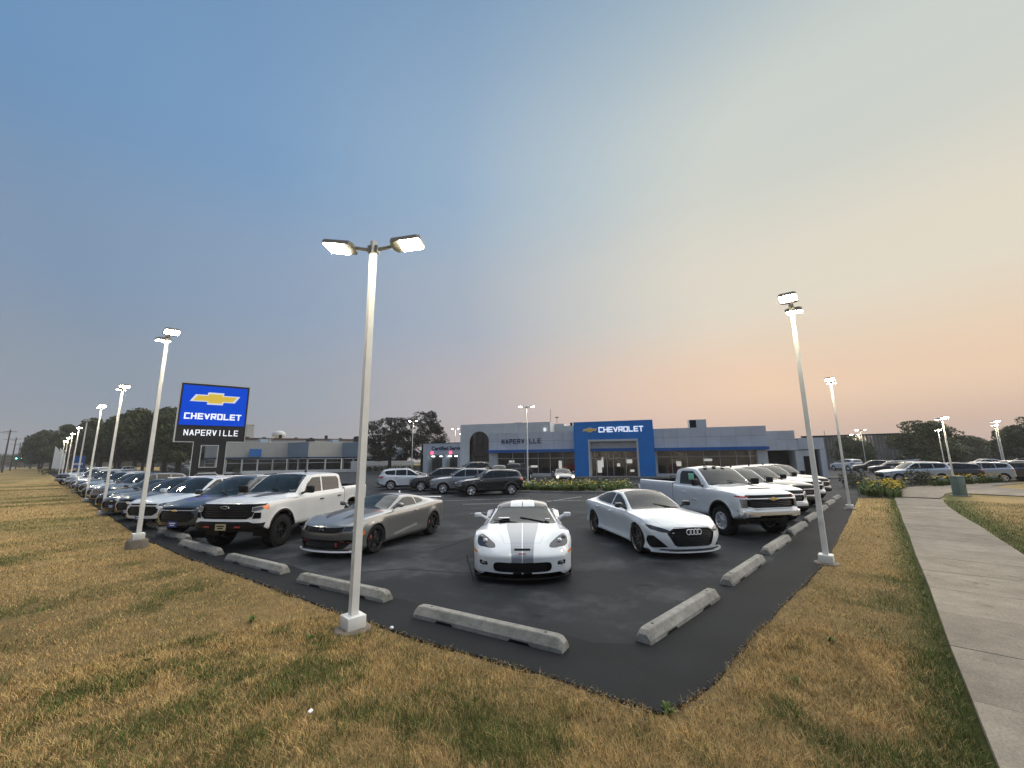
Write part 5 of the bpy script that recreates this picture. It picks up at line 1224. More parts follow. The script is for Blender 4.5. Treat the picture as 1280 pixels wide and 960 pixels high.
M['shopglass'] = glassm('shop_glass', (.02,.022,.024), .34)
M['ovalglass'] = glassm('arch_glass', (.006,.006,.007), 1.0)
M['inwall'] = simple('showroom_wall', (.24,.21,.17), .8, var=.3, scale=.7)
M['infloor'] = simple('showroom_floor', (.16,.15,.14), .4)
M['warm'] = emit_mat('showroom_lamp', (1,.9,.7), (1,.86,.66), 60.0)
M['cool'] = emit_mat('service_lamp', (1,1,1), (.85,1,.95), 5.0)
M['redlamp'] = emit_mat('red_neon', (.6,.05,.08), (1,.08,.16), 3.0)
M['roofing'] = simple('roof_membrane', (.20,.20,.20), .9)
bd = empty('dealership_building', (46.2, 29.5, 0), math.radians(-66)); tag(bd, 'grey clad dealership with blue CHEVROLET entrance arch and black arched window', 'building')
def bx(name, x0, x1, y0, y1, z0, z1, mat, parent=None): 
    b = MB(); b.box(x0, x1, y0, y1, z0, z1); return b.obj(name, M[mat] if isinstance(mat, str) else mat, parent or bd)
def panels(parent, xs, zs, y, mat, gap=.022, th=.05, skip=None, back=True, name='panel'):
    """cladding panels standing proud of a dark backing"""
    for i in range(len(xs)-1):
        for j in range(len(zs)-1):
            if skip and skip(i, j): continue
            b = MB(); b.box(xs[i]+gap/2, xs[i+1]-gap/2, y, y+th, zs[j]+gap/2, zs[j+1]-gap/2); b.obj(name, M[mat], parent)
# entrance arch
pz = [0,1.55,3.1,4.6,5.84,7.07]; px_ = [-.1,1.66,3.2,4.75,6.3,7.84,9.66]
arch = MB(); arch.box(-.08,1.68,.05,1.25,0,7.03); arch.box(7.82,9.64,.05,1.25,0,7.03); arch.box(1.68,7.82,.05,1.25,4.58,7.03); o_arch = arch.obj('entrance_arch', M['pblue'], bd)
panels(o_arch, px_, pz, 0, 'pblue', skip=lambda i, j: 1 <= i <= 4 and j < 3)
for xa, xb in ((-.16,-.10),(9.66,9.72)): bx('arch_side', xa, xb, 0, 1.25, 0, 7.07, 'pblue', o_arch)
rim = MB(); rim.box(1.66,1.86,-.06,1.0,0,4.62); rim.box(7.64,7.84,-.06,1.0,0,4.62); rim.box(1.86,7.64,-.06,1.0,4.50,4.74); rim.box(1.66,1.86,-.06,1.0,4.62,4.74); rim.box(7.64,7.84,-.06,1.0,4.62,4.74); rim.obj('arch_lining', M['pale'], bd)
bx('canopy_panel', 1.86, 7.64, .95, 1.10, 3.62, 4.50, 'pgrey'); bx('blue_canopy', 1.86, 7.64, .55, .948, 3.26, 3.62, 'awn')
o = onface(block_letters('CHEVROLET', .68, .545, .075, .125, M['signwhite'], .06), 5.82, 5.98, -.008, bd)
o = onface(bow_flat(1.85, .06, M['silver'], M['gold']), 1.95, 5.98, -.008, bd)
# window walls: frame members, panes, a room behind
def shopfront(x0, x1, z0, z1, y, mx, mz, parent, room=True, dark=False, lights=3, seed=0):
    fr = MB(); e = .06
    allx = [x0]+list(mx)+[x1]; allz = [z0]+list(mz)+[z1]
    for x in allx: fr.box(x-e/2, x+e/2, y-.05, y+.06, z0, z1)
    for z in allz:
        for xa, xb in zip(allx[:-1], allx[1:]): fr.box(xa+e/2, xb-e/2, y-.045, y+.055, z-e/2, z+e/2)
    f = fr.obj('window_frame', M['mull'], parent)
    for xa, xb in zip(allx[:-1], allx[1:]):
        for za, zb in zip(allz[:-1], allz[1:]):
            b = MB(); b.box(xa+e/2, xb-e/2, y, y+.012, za+e/2, zb-e/2); b.obj('pane', M['shopglass'], f)
    if room:
        r = MB(); D = 5.0
        r.add([(x0,y+.1,.05),(x1,y+.1,.05),(x1,y+D,.05),(x0,y+D,.05)], [(0,1,2,3)], 1); r.add([(x0,y+D,0),(x1,y+D,0),(x1,y+D,z1+.3),(x0,y+D,z1+.3)], [(0,1,2,3)], 0)
        r.add([(x0,y+.1,z1+.3),(x1,y+.1,z1+.3),(x1,y+D,z1+.3),(x0,y+D,z1+.3)], [(3,2,1,0)], 2)
        r.add([(x0,y+.1,0),(x0,y+D,0),(x0,y+D,z1+.3),(x0,y+.1,z1+.3)], [(0,1,2,3)], 0); r.add([(x1,y+.1,0),(x1,y+D,0),(x1,y+D,z1+.3),(x1,y+.1,z1+.3)], [(3,2,1,0)], 0)
        ro = r.obj('showroom_interior', [M['inwall'], M['infloor'], M['pdark']], parent)
        rg = random.Random(seed)
        for k in range(lights):
            x = x0+(x1-x0)*(k+.5)/lights+rg.uniform(-.4,.4); yy = y+rg.uniform(1.5,4); b = MB(); b.box(x-.16, x+.16, yy-.10, yy+.10, z1+.18, z1+.22); b.obj('ceiling_lamp', M['warm'], ro)
        for k in range(lights):                   # display boards, desks and plants read as dark shapes inside
            x = x0+(x1-x0)*rg.random(); yy = y+rg.uniform(1.2,4.2); b = MB(); b.box(x-rg.uniform(.3,.9), x+rg.uniform(.3,.9), yy, yy+.5, .05, rg.uniform(.7,1.7)); b.obj('display', M['redpaint' if k % 3 == 1 else 'interior'], ro)
    return f
shopfront(1.90, 7.60, .10, 3.22, 1.15, [2.45,3.85,4.65,6.2], [2.36], bd, lights=4, seed=2)
M['litpanel'] = emit_mat('lit_display_panel', (.8,.8,.78), (.95,.95,.9), 1.1)
for x, z0_, z1_, w in ((2.75,.5,2.1,.28),(3.15,1.2,2.5,.12),(5.2,1.3,1.7,.20),(6.6,1.7,2.2,.35),(6.9,.6,.9,.25)): bx('lit_display', x-w, x+w, 2.6, 2.66, z0_, z1_, 'litpanel')
for x, z0_, z1_, w in ((-9.6,1.9,2.2,.4),(-6.3,1.2,1.5,.5),(-2.6,1.0,2.1,.22),(12.6,1.3,1.9,.3),(16.0,1.9,2.2,.5),(18.1,.8,1.1,.3)): bx('lit_display', x-w, x+w, 2.9, 2.96, z0_, z1_, 'litpanel')
# left wing
bx('tall_wall', -16.62, -12.2, .99, 9, 0, 7.30, 'pwall'); bx('tall_wall', -12.199, -3.46, .80, 9, 3.3, 7.30, 'pwall')
tw = bd
panels(tw, [-16.64,-15.28], [0,2.0,4.0,7.33], .74, 'pwall', name='wall_panel')
panels(tw, [-12.22,-10.1,-7.9,-5.7,-3.44], [5.95,7.33], .74, 'pwall', name='wall_panel')
# stadium window with its surround cut as real opening
bm = MB(); R = 1.50; cxo, zt, zb_ = -13.74, 6.30-R, .95+R*.82
st = [(cxo+R*math.cos(a), zt+R*math.sin(a)) for a in np.linspace(0, PI, 19)]+[(cxo+R*math.cos(a), zb_+R*.82*math.sin(a)) for a in np.linspace(PI, 2*PI, 19)]
x0, x1, z0, z1 = -15.27, -12.23, 0, 7.33
n = len(st); V = [(x, .745, z) for x, z in st]; F = []
oc = []
for x, z in st:
    dx, dz = x-cxo, z-(zt+zb_)/2; s = min((x1-cxo if dx > 0 else cxo-x0)/max(abs(dx), 1e-6), (z1-(zt+zb_)/2 if dz > 0 else (zt+zb_)/2-z0)/max(abs(dz), 1e-6)); oc.append((cxo+dx*s, (zt+zb_)/2+dz*s))
corners = {}
V += [(x, .745, z) for x, z in oc]; V += [(x, .98, z) for x, z in st]
for i in range(n):
    j = (i+1) % n; F.append((i, n+i, n+j, j)); F.append((i, j, 2*n+j, 2*n+i))
for (cx, cz) in ((x0,z0),(x1,z0),(x1,z1),(x0,z1)):
    best = None
    for i in range(n):
        j = (i+1) % n; a, c = oc[i], oc[j]
        if (abs(a[0]-cx) < 1e-6 and abs(c[1]-cz) < 1e-6) or (abs(c[0]-cx) < 1e-6 and abs(a[1]-cz) < 1e-6): best = (i, j)
    if best: V.append((cx, .745, cz)); F.append((n+best[0], len(V)-1, n+best[1]))
bm.add(V, F); bm.obj('arch_surround', M['pwall'], bd)
b = MB(); b.prism([(x, z) for x, z in st], 1, .93, .96); g_ = b.obj('arch_window', M['ovalglass'], bd)
# the wall behind the opening stays shut: dark panel and thin bars
fr = MB(); 
for x in (cxo-.5, cxo+.5): fr.box(x-.03, x+.03, .90, .928, 1.75, 6.05)
for z in (2.8, 4.4): fr.box(cxo-1.46, cxo+1.46, .905, .927, z-.03, z+.03)
fr.obj('window_bar', M['trim'], g_)
panels(bd, [-12.2,-10.9,-9.6,-7.95,-6.3,-4.65,-3.0,-1.6,-.12], [3.62,4.78,5.93], .56, 'pgrey'); bx('band_backing', -12.2, -.16, .62, 1.6, 3.6, 5.9, 'pdark')
bx('upper_return', -3.46, -2.1, 4, 9, 5.9, 7.28, 'pale'); bx('upper_wall', -2.1, -.1, 3.4, 9, 5.9, 6.90, 'pwall')
bx('awning', -12.15, -.18, .12, .61, 3.26, 3.60, 'awn')
onface(block_letters('NAPERVILLE', .66, .43, .14, .115, M['letterblue'], .05), -7.52, 4.78, .555, bd)
shopfront(-10.95, -.2, .45, 3.24, .95, [-8.82,-7.12,-5.22,-3.58,-1.85], [2.46], bd, lights=6, seed=4)
bx('pier', -12.2, -11.0, .72, 1.5, 0, 3.24, 'pale'); bx('plinth_wall', -11.0, -.16, .86, 1.2, 0, .44, 'pale'); bx('security_lamp', -4.3, -4.0, .5, .73, 6.05, 6.5, 'signwhite')
b = MB(); b.tube([(-3.6,2,7.3),(-3.6,2,9.2)], .025, 6); b.tube([(-2.9,3,7.3),(-2.9,3,8.1)], .03, 6); b.cbox((-2.9,3,8.1), (.5,.05,.12)); b.cbox((-8.5,3,7.4), (1.2,1,.25)); b.cbox((-1.2,5,7.1), (.3,.3,.7)); b.obj('roof_aerials', M['trim'], bd)
# right wing
xsR = [9.74,10.9,12.48,14.08,15.72,17.34,18.95,20.55,22.15]
panels(bd, xsR, [3.55,4.82,5.95], .56, 'pgrey'); bx('band_backing', 9.74, 22.13, .62, 9, 3.53, 5.92, 'pdark'); bx('band_end', 22.13, 22.17, .56, 9, 3.55, 5.95, 'pgrey')
bx('awning', 9.74, 22.2, .12, .61, 3.20, 3.52, 'awn'); shopfront(10.0, 21.0, .42, 3.18, .95, [11.7,13.45,15.3,17.1,18.85,20.3], [2.47], bd, lights=5, seed=9)
bx('pier', 21.05, 22.1, .70, 4, 0, 3.18, 'pale'); bx('pier', 9.74, 10.0, .70, 1.5, 0, 3.18, 'pale'); bx('plinth_wall', 10.0, 21.0, .86, 1.2, 0, .41, 'pale')
hv = bx('roof_unit', 14.3, 16.3, 3.4, 5.4, 5.95, 7.15, 'pgrey'); bx('roof_unit_louvre', 14.32, 15.1, 3.36, 3.395, 6.0, 7.1, 'trim', hv); bx('roof', -16.5, 22.1, 9.0, 22, 0, 5.8, 'pwall')
panels(bd, [22.2,23.3,24.4,25.5], [3.08,4.30], 1.5, 'pgrey'); panels(bd, [22.2,23.8,25.5], [4.32,5.40], 2.2, 'pgrey'); bx('wing_wall', 22.2, 25.48, 2.3, 9, 3.06, 5.36, 'pdark'); bx('garage_shade_fill', 22.2, 25.1, 4.0, 8.9, 0, 3.06, 'trim')  # black garage block stands in for the shade inside the opening
panels(bd, [25.52,26.8,28.08], [3.15,4.46], 1.5, 'pgrey'); bx('wing_wall', 25.15, 26.9, 1.6, 9, 0, 3.06, 'pale'); bx('wing_back', 25.52, 28.06, 1.6, 9, 3.10, 4.42, 'pdark'); bx('wing_pier', 27.55, 28.10, 1.5, 9.0, 0, 3.13, 'pgrey'); bx('doorway_shade_fill', 26.92, 27.53, 2.4, 8.9, 0, 3.08, 'trim'); bx('side_door', 25.9, 26.5, 1.56, 1.598, 0, 2.4, 'trim')  # black box in the door opening paints in its shaded inside
k = MB(); k.box(-17, 29, -1.6, -1.45, 0, .15); k.obj('entrance_kerb', M['kerb'], bd); bx('entrance_walk', -17, 29, -1.449, .54, 0, .13, M['walk'])
b = MB(); b.lathe([(.11,0),(.11,1.0),(.08,1.06),(0,1.08)], 12, 2); o = b.obj('bollard', M['letterblue'], None, True); place(o, 57.2, 2.4, 0); tag(o, 'dark blue bollard by the right corner of the dealership', 'bollard')

# service wing between the trees and the arched window
sv = empty('service_building', (47.2, 58.2, 0), math.radians(-66)); tag(sv, 'low grey service wing with Certified Service lettering and lit bay doors', 'building')
def bs(*a): return bx(*a, sv)
bs('fascia', -3.4, 4.6, 0, 8, 3.25, 5.25, 'pgrey'); bs('side_wall', -3.4, -2.6, .1, 8, 0, 3.24, 'pgrey'); bs('bay_pier', .35, .95, .1, 8, 0, 3.24, 'pgrey'); bs('bay_pier', 3.3, 4.6, .1, 8, 0, 3.24, 'pgrey'); bs('back_wall', -2.6, 3.3, 6, 6.2, 0, 3.24, 'inwall')
bs('parapet_cap', -3.5, 4.7, -.06, 8.1, 5.252, 5.36, 'pdark')
for x in (-1.9, -.3, 1.4, 2.6): bs('bay_lamp', x-.3, x+.3, 1.0, 1.12, 2.92, 3.08, 'cool')
for x in (-1.6, 2.0): bs('bay_sign', x-.25, x+.25, -.06, -.01, 3.36, 3.86, 'redlamp')
for x0_, x1_ in ((-2.6,-1.1),(-1.0,.35),(.95,2.1),(2.2,3.3)): bs('bay_screen', x0_, x1_, 2.0, 2.05, 0, 2.6, 'shopglass')
onface(text_mesh('Certified Service', .92, .03, 'lettering', 1.0, .032, M['letterblue'], 1.0), 1.4, 4.35, -.012, sv)

# far left showroom: zigzag front, warm light and blue shade put into its face colours
fs = empty('far_showroom', (0,0,0)); tag(fs, 'long low far showroom with fascia coloured as warm lit and blue shaded faces behind the pylon sign', 'building')
pl = [(23.5,106.5),(25.8,100.5),(36.4,97.2),(37.9,90.3),(45.3,90.2),(47.2,84.5),(52.6,82.6),(57,82)]
M['beige'] = simple('lit_beige_fascia', (.42,.41,.37), .7, var=.07, scale=.6); M['blueshade'] = simple('shaded_fascia', (.24,.30,.36), .6, var=.07, scale=.6); M['navyband'] = simple('navy_band', (.015,.05,.11), .5)  # one fascia in two copies: warm light and blue shade as base colours
for k, ((xa, ya), (xb, yb)) in enumerate(zip(pl[:-1], pl[1:])):
    L = math.hypot(xb-xa, yb-ya); a = math.atan2(yb-ya, xb-xa); s = empty('wall_section', (xa, ya, 0), a, fs)
    blue = k in (2, 4, 6)  # faces that take the painted shade tone
    bx('fascia', 0, L, 0, 1.0, 3.30, 6.35, 'blueshade' if blue else 'beige', s); bx('fascia_band', 0, L, -.03, 1.0, 2.92, 3.28, 'navyband', s); bx('cap', -.02, L+.02, -.05, 1.0, 6.352, 6.45, 'pale', s)
    nW = max(1, int(L/2.6)); w = L/nW
    for i in range(nW):
        bx('column', i*w, i*w+.28, .12, .5, .0, 2.9, 'pale' if i % 3 else 'beige', s); bx('window_pane', i*w+.30, i*w+w-.02, .3, .33, .35, 2.86, 'gloss', s); bx('sill_wall', i*w+.28, i*w+w, .2, .36, 0, .34, 'pale', s)
        bx('transom', i*w+.28, i*w+w, .22, .29, 2.05, 2.14, 'mull', s)
bx('roof', 26, 56, 101, 122, 0, 6.2, 'pwall', fs); bx('blue_door_sign', 29.4, 31.6, 98.3, 98.5, 3.4, 5.0, 'awn', fs)
for k, (x, y, h) in enumerate([(46,110,2.0),(50,105,1.6),(56,104,2.6),(33,104,1.2)]): bx('roof_vent', x, x+1.6, y, y+1.6, 6.2, 6.2+h, 'blueshade' if k % 2 else 'trim', fs)
hb = empty('rear_hall', (0,0,0)); tag(hb, 'long brown roofed hall behind the far showroom', 'building')
s = empty('wall_section', (31.5,131.5,0), math.atan2(-15,37), hb); bx('wall', 0, 45, 0, 18, 0, 8.3, 'beige', s)
M['brownroof'] = simple('brown_roof_edge', (.10,.06,.045), .8); bx('roof_edge', -.3, 45.3, -.25, 18, 8.302, 8.85, 'brownroof', s)
for k in range(10): bx('vent', 2+k*4, 2.8+k*4, 2, 3, 8.86, 9.2+.7*(k % 3 == 0), 'trim', s)
o = bx('beige_tower', -1.15, 1.15, -1.15, 1.15, 0, 15.0, 'beige', hb); o.location = (47.9,163.1,0)
o = bx('tower_cap', -1.3, 1.3, -1.3, 1.3, 15.0, 15.3, 'pale', o)
b = MB(); b.lathe([(0,28.2),(2.6,27.9),(4.6,26.6),(5.3,24.8),(4.6,23.0),(2.0,21.6),(1.1,20),(1.0,0)], 24, 2); o = b.obj('water_tower', M['pale'], None, True); place(o, 133, 377, 0); tag(o, 'white domed water tower far beyond the showroom', 'water tower')
# low planter wall in front of the far showroom
b = MB(); b.box(0,24,0,.3,0,.62); o = b.obj('planter_wall', M['pale']); place(o, 27, 93.5, -.35); tag(o, 'low pale planter wall before the far showroom windows', 'wall')
b = MB(); b.box(0,13,0,.4,0,2.3); o = b.obj('boundary_wall', M['pale']); place(o, 44.5, 84.5, -.55); tag(o, 'low white wall behind the two dark trees', 'wall')
# dark warehouse on the right
wh = empty('warehouse', (73.5,3.4,0), math.radians(-27)); tag(wh, 'dark grey brown ribbed warehouse right of the dealership', 'building')
wh.location = (104, 11.5, 0); wh.rotation_euler = (0,0,math.radians(-84))
M['ribwall'] = simple('ribbed_wall', (.24,.215,.19), .8, var=.25, scale=.3)
r = MB(); pr = []
for k in range(38):
    x = k*.5; pr += [(x, 0),(x+.10,-.10),(x+.25,-.10),(x+.35,0)]
V = [(x, y, z) for z in (0, 6.25) for x, y in pr]; n = len(pr); r.add(V, [(i, i+1, n+i+1, n+i) for i in range(n-1)]); r.obj('ribbed_wall', M['ribwall'], wh); bx('shell', 0, 18.9, .02, 20, 0, 6.2, 'ribwall', wh); bx('roof_edge', -.1, 19, -.16, .0, 6.252, 6.5, 'trim', wh); b = MB(); b.tube([(4,3,6.3),(4,3,7.6)], .04, 6); b.obj('flue', M['trim'], wh)
# utility cabinet, cable, banners, small signs, poles
M['cabgreen'] = simple('cabinet_green', (.14,.20,.17), .55, var=.08, scale=2)
cb = empty('utility_cabinet', (36.0,-3.32,0), math.radians(-49)); tag(cb, 'green steel utility cabinet standing on the lawn corner by the sidewalk', 'cabinet')
b = MB(); b.cbox((0,0,.56), (.46,.42,1.12), 0, None, .02); b.obj('body', M['cabgreen'], cb, True, 30); b = MB(); b.cbox((0,0,1.10), (.52,.48,.05), 0, None, .015); b.obj('lid', M['cabgreen'], cb, True, 30); b = MB(); b.cbox((0,-.215,.55), (.38,.02,.92), 0, None, .006); o = b.obj('door', M['cabgreen'], cb, True, 30); b = MB(); b.cbox((.14,-.235,.55), (.03,.02,.12)); b.obj('handle', M['trim'], o); b = MB(); b.cbox((0,0,.01), (.66,.62,.04)); b.obj('plinth', M['kerb'], cb)
b = MB(); b.tube([(42.4,-.4,1.80),(43.2,-1.9,1.78),(46.4,-7.8,1.76),(49,-13,1.76)], .022, 5); tag(b.obj('cable', M['pale']), 'thin white cable strung across in front of the right hand suvs', 'cable')
for k, (x, y, h) in enumerate([(3.0,150,6.6),(3.9,152,6.2)]):
    r = empty('feather_banner', (x, y, 0)); tag(r, ['white feather banner at the far end of the left lamp posts, left one','white feather banner at the far end of the left lamp posts, right one'][k], 'banner', 'white feather banners')
    b = MB(); b.tube([(0,0,0),(0,0,h)], .04, 6); b.obj('mast', M['trim'], r)
    V = []; 
    for t in np.linspace(0, 1, 9): V += [(.03,0,.6+t*(h-.6)),(.03+1.25*math.sin(PI*min(1,(1-t)*1.6+.0)/2)**.6, .10*math.sin(3*t), .6+t*(h-.6))]
    b = MB(); b.add(V, [(2*i,2*i+1,2*i+3,2*i+2) for i in range(8)]); b.obj('cloth', M['paper'], r)
r = empty('blue_sign', (7.4,150,0)); tag(r, 'blue roadside sign board far behind the left lamp posts', 'sign'); bx('board', -1.1, 1.1, -.2, .2, 1.2, 4.2, 'awn', r); bx('post', -.15, .15, -.1, .1, 0, 1.198, 'trim', r); bx('white_strip', -.8, .8, -.23, -.202, 2.0, 2.5, 'paper', r)
for k, (x, y, h) in enumerate([(-5.6,190,12.3),(-5.4,245,12.3),(-5.2,310,12.5),(-5.0,390,12.5),(-5.0,480,13)]):
    r = empty('utility_pole', (x, y, 0)); tag(r, 'wooden utility pole beside the far road, %s from the left edge' % ['first','second','third','fourth','fifth'][k], 'utility pole', 'utility poles along the road')
    b = MB(); b.tube([(0,0,0),(0,0,h)], [.22,.15], 8); b.obj('mast', M['brownroof'], r); b = MB(); b.cbox((0,0,h-.6), (2.6,.14,.14)); b.tube([(0,0,h-1.2),(-1.8,0,h-.8),(-3.0,0,h-.8)], .06, 6); b.obj('cross_arm', M['brownroof'], r)
M['greenlight'] = emit_mat('green_signal', (.1,.9,.6), (.1,1,.75), 18.0)
r = empty('traffic_signal', (-9.5,300,0)); tag(r, 'traffic signal mast with two green lights far down the road', 'traffic signal'); b = MB(); b.tube([(0,0,0),(0,0,6.2)], .12, 8); b.tube([(0,0,5.8),(7,0,6.1)], .09, 8); b.obj('mast', M['trim'], r)
for x in (4.1, 5.8):
    b = MB(); b.box(x-.25,x+.25,-.2,.2,4.6,6.0); h_ = b.obj('signal_head', M['trim'], r); b = MB(); b.lathe([(0,-.24),(.22,-.22),(.22,-.2)], 14, 1, (x,0,4.95)); b.obj('green_light', M['greenlight'], h_)
# ------------------------------------------------------------------ trees, shrubs, flower beds
def leafmat(name, rough=.6):
    m, nt, b = nodemat(name); a = nt.nodes.new('ShaderNodeAttribute'); a.attribute_name = 'tint'; oi = nt.nodes.new('ShaderNodeObjectInfo')
    r = rampn(nt, oi.outputs['Random'], [(0, (.8,.82,.8)), (1, (1.2,1.12,1.0))]); nt.links.new(mixc(nt, 1.0, a.outputs['Color'], r, 'MULTIPLY'), b.inputs['Base Color']); setp(b, rough=rough, spec=.25); return m
M['leaf'] = leafmat('tree_leaves'); M['bark'] = simple('bark', (.055,.042,.032), .9, var=.3, scale=4)
def leaf_cloud(name, blobs, per, size, c0, c1, seed, aspect=.6, shell=.55, droop=0, mat='leaf', gap=0):
    """many leaf-sized faces scattered through blobs (x,y,z,rx,ry,rz)"""
    rng = np.random.default_rng(seed); P = []; K = []
    for bl in blobs:
        n = int(per*(bl[3]*bl[4]*bl[5])**(2/3)); d = rng.normal(size=(n,3)); d /= np.linalg.norm(d, axis=1)[:,None]; r = shell+(1-shell)*rng.random(n)**.6
        r *= 1+.22*(value_noise(d[:,0]*2+bl[0], d[:,1]*2+d[:,2]*3+bl[2], 1.3, seed, 2)-.5)*2
        p = d*r[:,None]*np.array(bl[3:6])+np.array(bl[:3]); P.append(p); K.append(np.full(n, rng.uniform(.75,1.25)))
    P = np.vstack(P); K = np.concatenate(K); 
    if gap: k = .5*value_noise(P[:,0]+P[:,2]*.37, P[:,1]-P[:,2]*.61, 1.3, seed+3, 2)+.5*value_noise(P[:,2]-P[:,1]*.3+40, P[:,0]+.5*P[:,1]+20, 1.7, seed+4, 2) > gap+.03; P, K = P[k], K[k]
    n = len(P); s = size*rng.uniform(.6, 1.35, n)
    a = rng.normal(size=(n,3)); a[:,2] -= droop; a /= np.linalg.norm(a, axis=1)[:,None]; q = rng.normal(size=(n,3)); b = np.cross(a, q); b /= np.linalg.norm(b, axis=1)[:,None]
    V = np.stack([P-a*s[:,None]*.5, P+b*s[:,None]*aspect*.5, P+a*s[:,None]*.5, P-b*s[:,None]*aspect*.5], 1).reshape(-1,3)
    L = np.arange(n*4, dtype=np.int32); me = bpy.data.meshes.new(name); me.vertices.add(n*4); me.vertices.foreach_set('co', V.ravel().astype(np.float32)); me.loops.add(n*4); me.loops.foreach_set('vertex_index', L)
    me.polygons.add(n); me.polygons.foreach_set('loop_start', np.arange(0, n*4, 4, dtype=np.int32)); me.update(calc_edges=True)
    t = rng.random(n)[:,None]; col = (np.array(c0)*(1-t)+np.array(c1)*t)*K[:,None]
    at = me.color_attributes.new('tint', 'FLOAT_COLOR', 'POINT'); at.data.foreach_set('color', np.repeat(np.column_stack([col, np.ones(n)]), 4, 0).ravel().astype(np.float32)); me.materials.append(M[mat]); return me
def trunk_mesh(h, r, limbs, seed, lean=.04):
    rg = random.Random(seed); b = MB(); b.tube([(0,0,-.1),(rg.uniform(-.1,.1)*r,0,h*.3),(h*lean,rg.uniform(-.03,.03)*h,h*.62),(h*lean*1.3,0,h*.92)], [r*1.25,r,r*.62,r*.15], 9)
    for k in range(limbs):
        z = h*rg.uniform(.28,.75); a = 2*PI*k/limbs+rg.uniform(-.5,.5); L = h*rg.uniform(.22,.4)*(1.15-z/h*.6)
        p = Vector((h*lean*z/h, 0, z)); e = p+Vector((math.cos(a)*L, math.sin(a)*L, L*rg.uniform(.4,.9))); b.tube([p, p.lerp(e,.5)+Vector((0,0,-L*.06)), e], [r*.45,r*.28,r*.08], 6)
    return b.mesh('trunk', M['bark'], True)
def crown_blobs(h, w, zb, n, seed, cone=0, core=.30, small=1.0):
    rg = random.Random(seed); B = [(0,0,(zb+h)/2,w*core,w*core,(h-zb)*core*1.2)]
    for k in range(n):
        t = rg.random(); z = zb+(h-zb)*(.08+.86*t); rad = w*.5*(math.sqrt(max(.02, 1-((t-.42)/.62)**2)) if not cone else (1.05-t)*.95); a = rg.uniform(0, 2*PI); d = rad*rg.uniform(.45,.85); s = w*rg.uniform(.12,.21)*small
        B.append((d*math.cos(a), d*math.sin(a), z, s*1.15, s*1.15, s*.85))
    return B
DG0, DG1 = (.038,.055,.018), (.085,.105,.034)
TREES = [(trunk_mesh(11,.30,7,1), leaf_cloud('crown', crown_blobs(14,11,3.2,38,1,0,.26,.8), 150, .55, DG0, DG1, 1)),
         (trunk_mesh(11,.32,8,2), leaf_cloud('crown', crown_blobs(15,9,3.6,36,2,0,.26,.8), 150, .55, DG0, (.095,.11,.04), 2)),
         (trunk_mesh(10,.28,7,3), leaf_cloud('crown', crown_blobs(13,12,2.6,42,3,0,.26,.78), 140, .55, (.042,.055,.02), (.095,.11,.036), 3, gap=.34)),
         (trunk_mesh(9,.24,8,5,.02), leaf_cloud('crown', crown_blobs(11.5,9.2,2.5,60,5,0,.16,.62), 330, .30, (.012,.017,.010), (.028,.035,.017), 5, .5, .35, gap=.40)),
         (trunk_mesh(6,.20,7,6), leaf_cloud('crown', crown_blobs(7.4,8.2,1.4,44,6,0,.2,.72), 330, .30, (.075,.095,.045), (.15,.165,.08), 6, gap=.36))]
def tree(x, y, kind, h, label, group, rz=0, w=1.0):
    r = empty('tree', (x, y, -.05), rz); H0 = (14,15,13,11.5,7.4)[kind]; s = h/H0; r.scale = (s*w, s*w, s); tag(r, label, 'tree', group)
    link(bpy.data.objects.new('trunk', TREES[kind][0]), r); link(bpy.data.objects.new('crown', TREES[kind][1]), r); return r
LT = [(21.3,116.1,11.6),(19.9,123.4,14.0),(18.2,128.7,15.2),(16.6,139,14.9),(14.8,149.3,14.3),(12.5,164.5,14.5),(10,184.7,15.5),(7.6,209.9,15.6),(4.6,240,15.2),(1.9,280,14.3),(-.7,330,13),(-3.4,420,9.6)]
for k, (x, y, h) in enumerate(LT):
    tree(x, y, k % 3, h, ['rightmost tree of the dark row, left of the pylon sign','tall tree second from the pylon sign in the dark row','tallest dark tree behind the second left lamp post','dark tree fourth from the pylon sign in the row','dark tree behind the third left lamp post','dark tree sixth from the pylon sign in the row','dark tree behind the fourth left lamp post','dark tree behind the unlit lamp post','dark tree behind the sixth lamp post','dark tree at the falling end of the row above the feather banners','small far tree third last of the row towards the road','last far tree of the row at the road end'][k], 'dark trees behind the left lot', k*1.3, 1.15)
rg = random.Random(4)
for k in range(11): tree(26+k*2.3+rg.uniform(-2,2)-k*4.6, 142+k*16+rg.uniform(-4,4), (k+1) % 3, 12.6+rg.uniform(-1,1.2), 'dark tree filling in behind the front row at left', 'trees massed behind the left row', k, 1.2)
for x, y, k, h, lab, w in [(45.9,72.0,3,10.9,'dark dense tree, left of the pair behind the white pickup cab',1.38),(50.3,67.6,3,11.9,'dark dense tree, right and taller of the pair beside the service wing',1.12),
        (99,3.4,4,5.8,'round leafy tree in front of the warehouse left end',1.05),(95,-5.9,4,7.6,'spreading tree with open crown before the warehouse right end',1.15),(108.4,-19.4,4,8.2,'leafy tree cut by the right edge of the photo',1.1)]:
    tree(x, y, k, h, lab, None, x, w)
fw = []
for k in range(9): fw.append((150+k*8+rg.uniform(-3,3), -13-k*3.2+rg.uniform(-3,2), 5.5+rg.uniform(-.8,1.6)+k*.25))
for k, (x, y, h) in enumerate(fw): tree(x, y, 4, h, 'far tree in the hazy row beyond the right hand lot', 'trees beyond the right lot', k*2.1, 1.6)
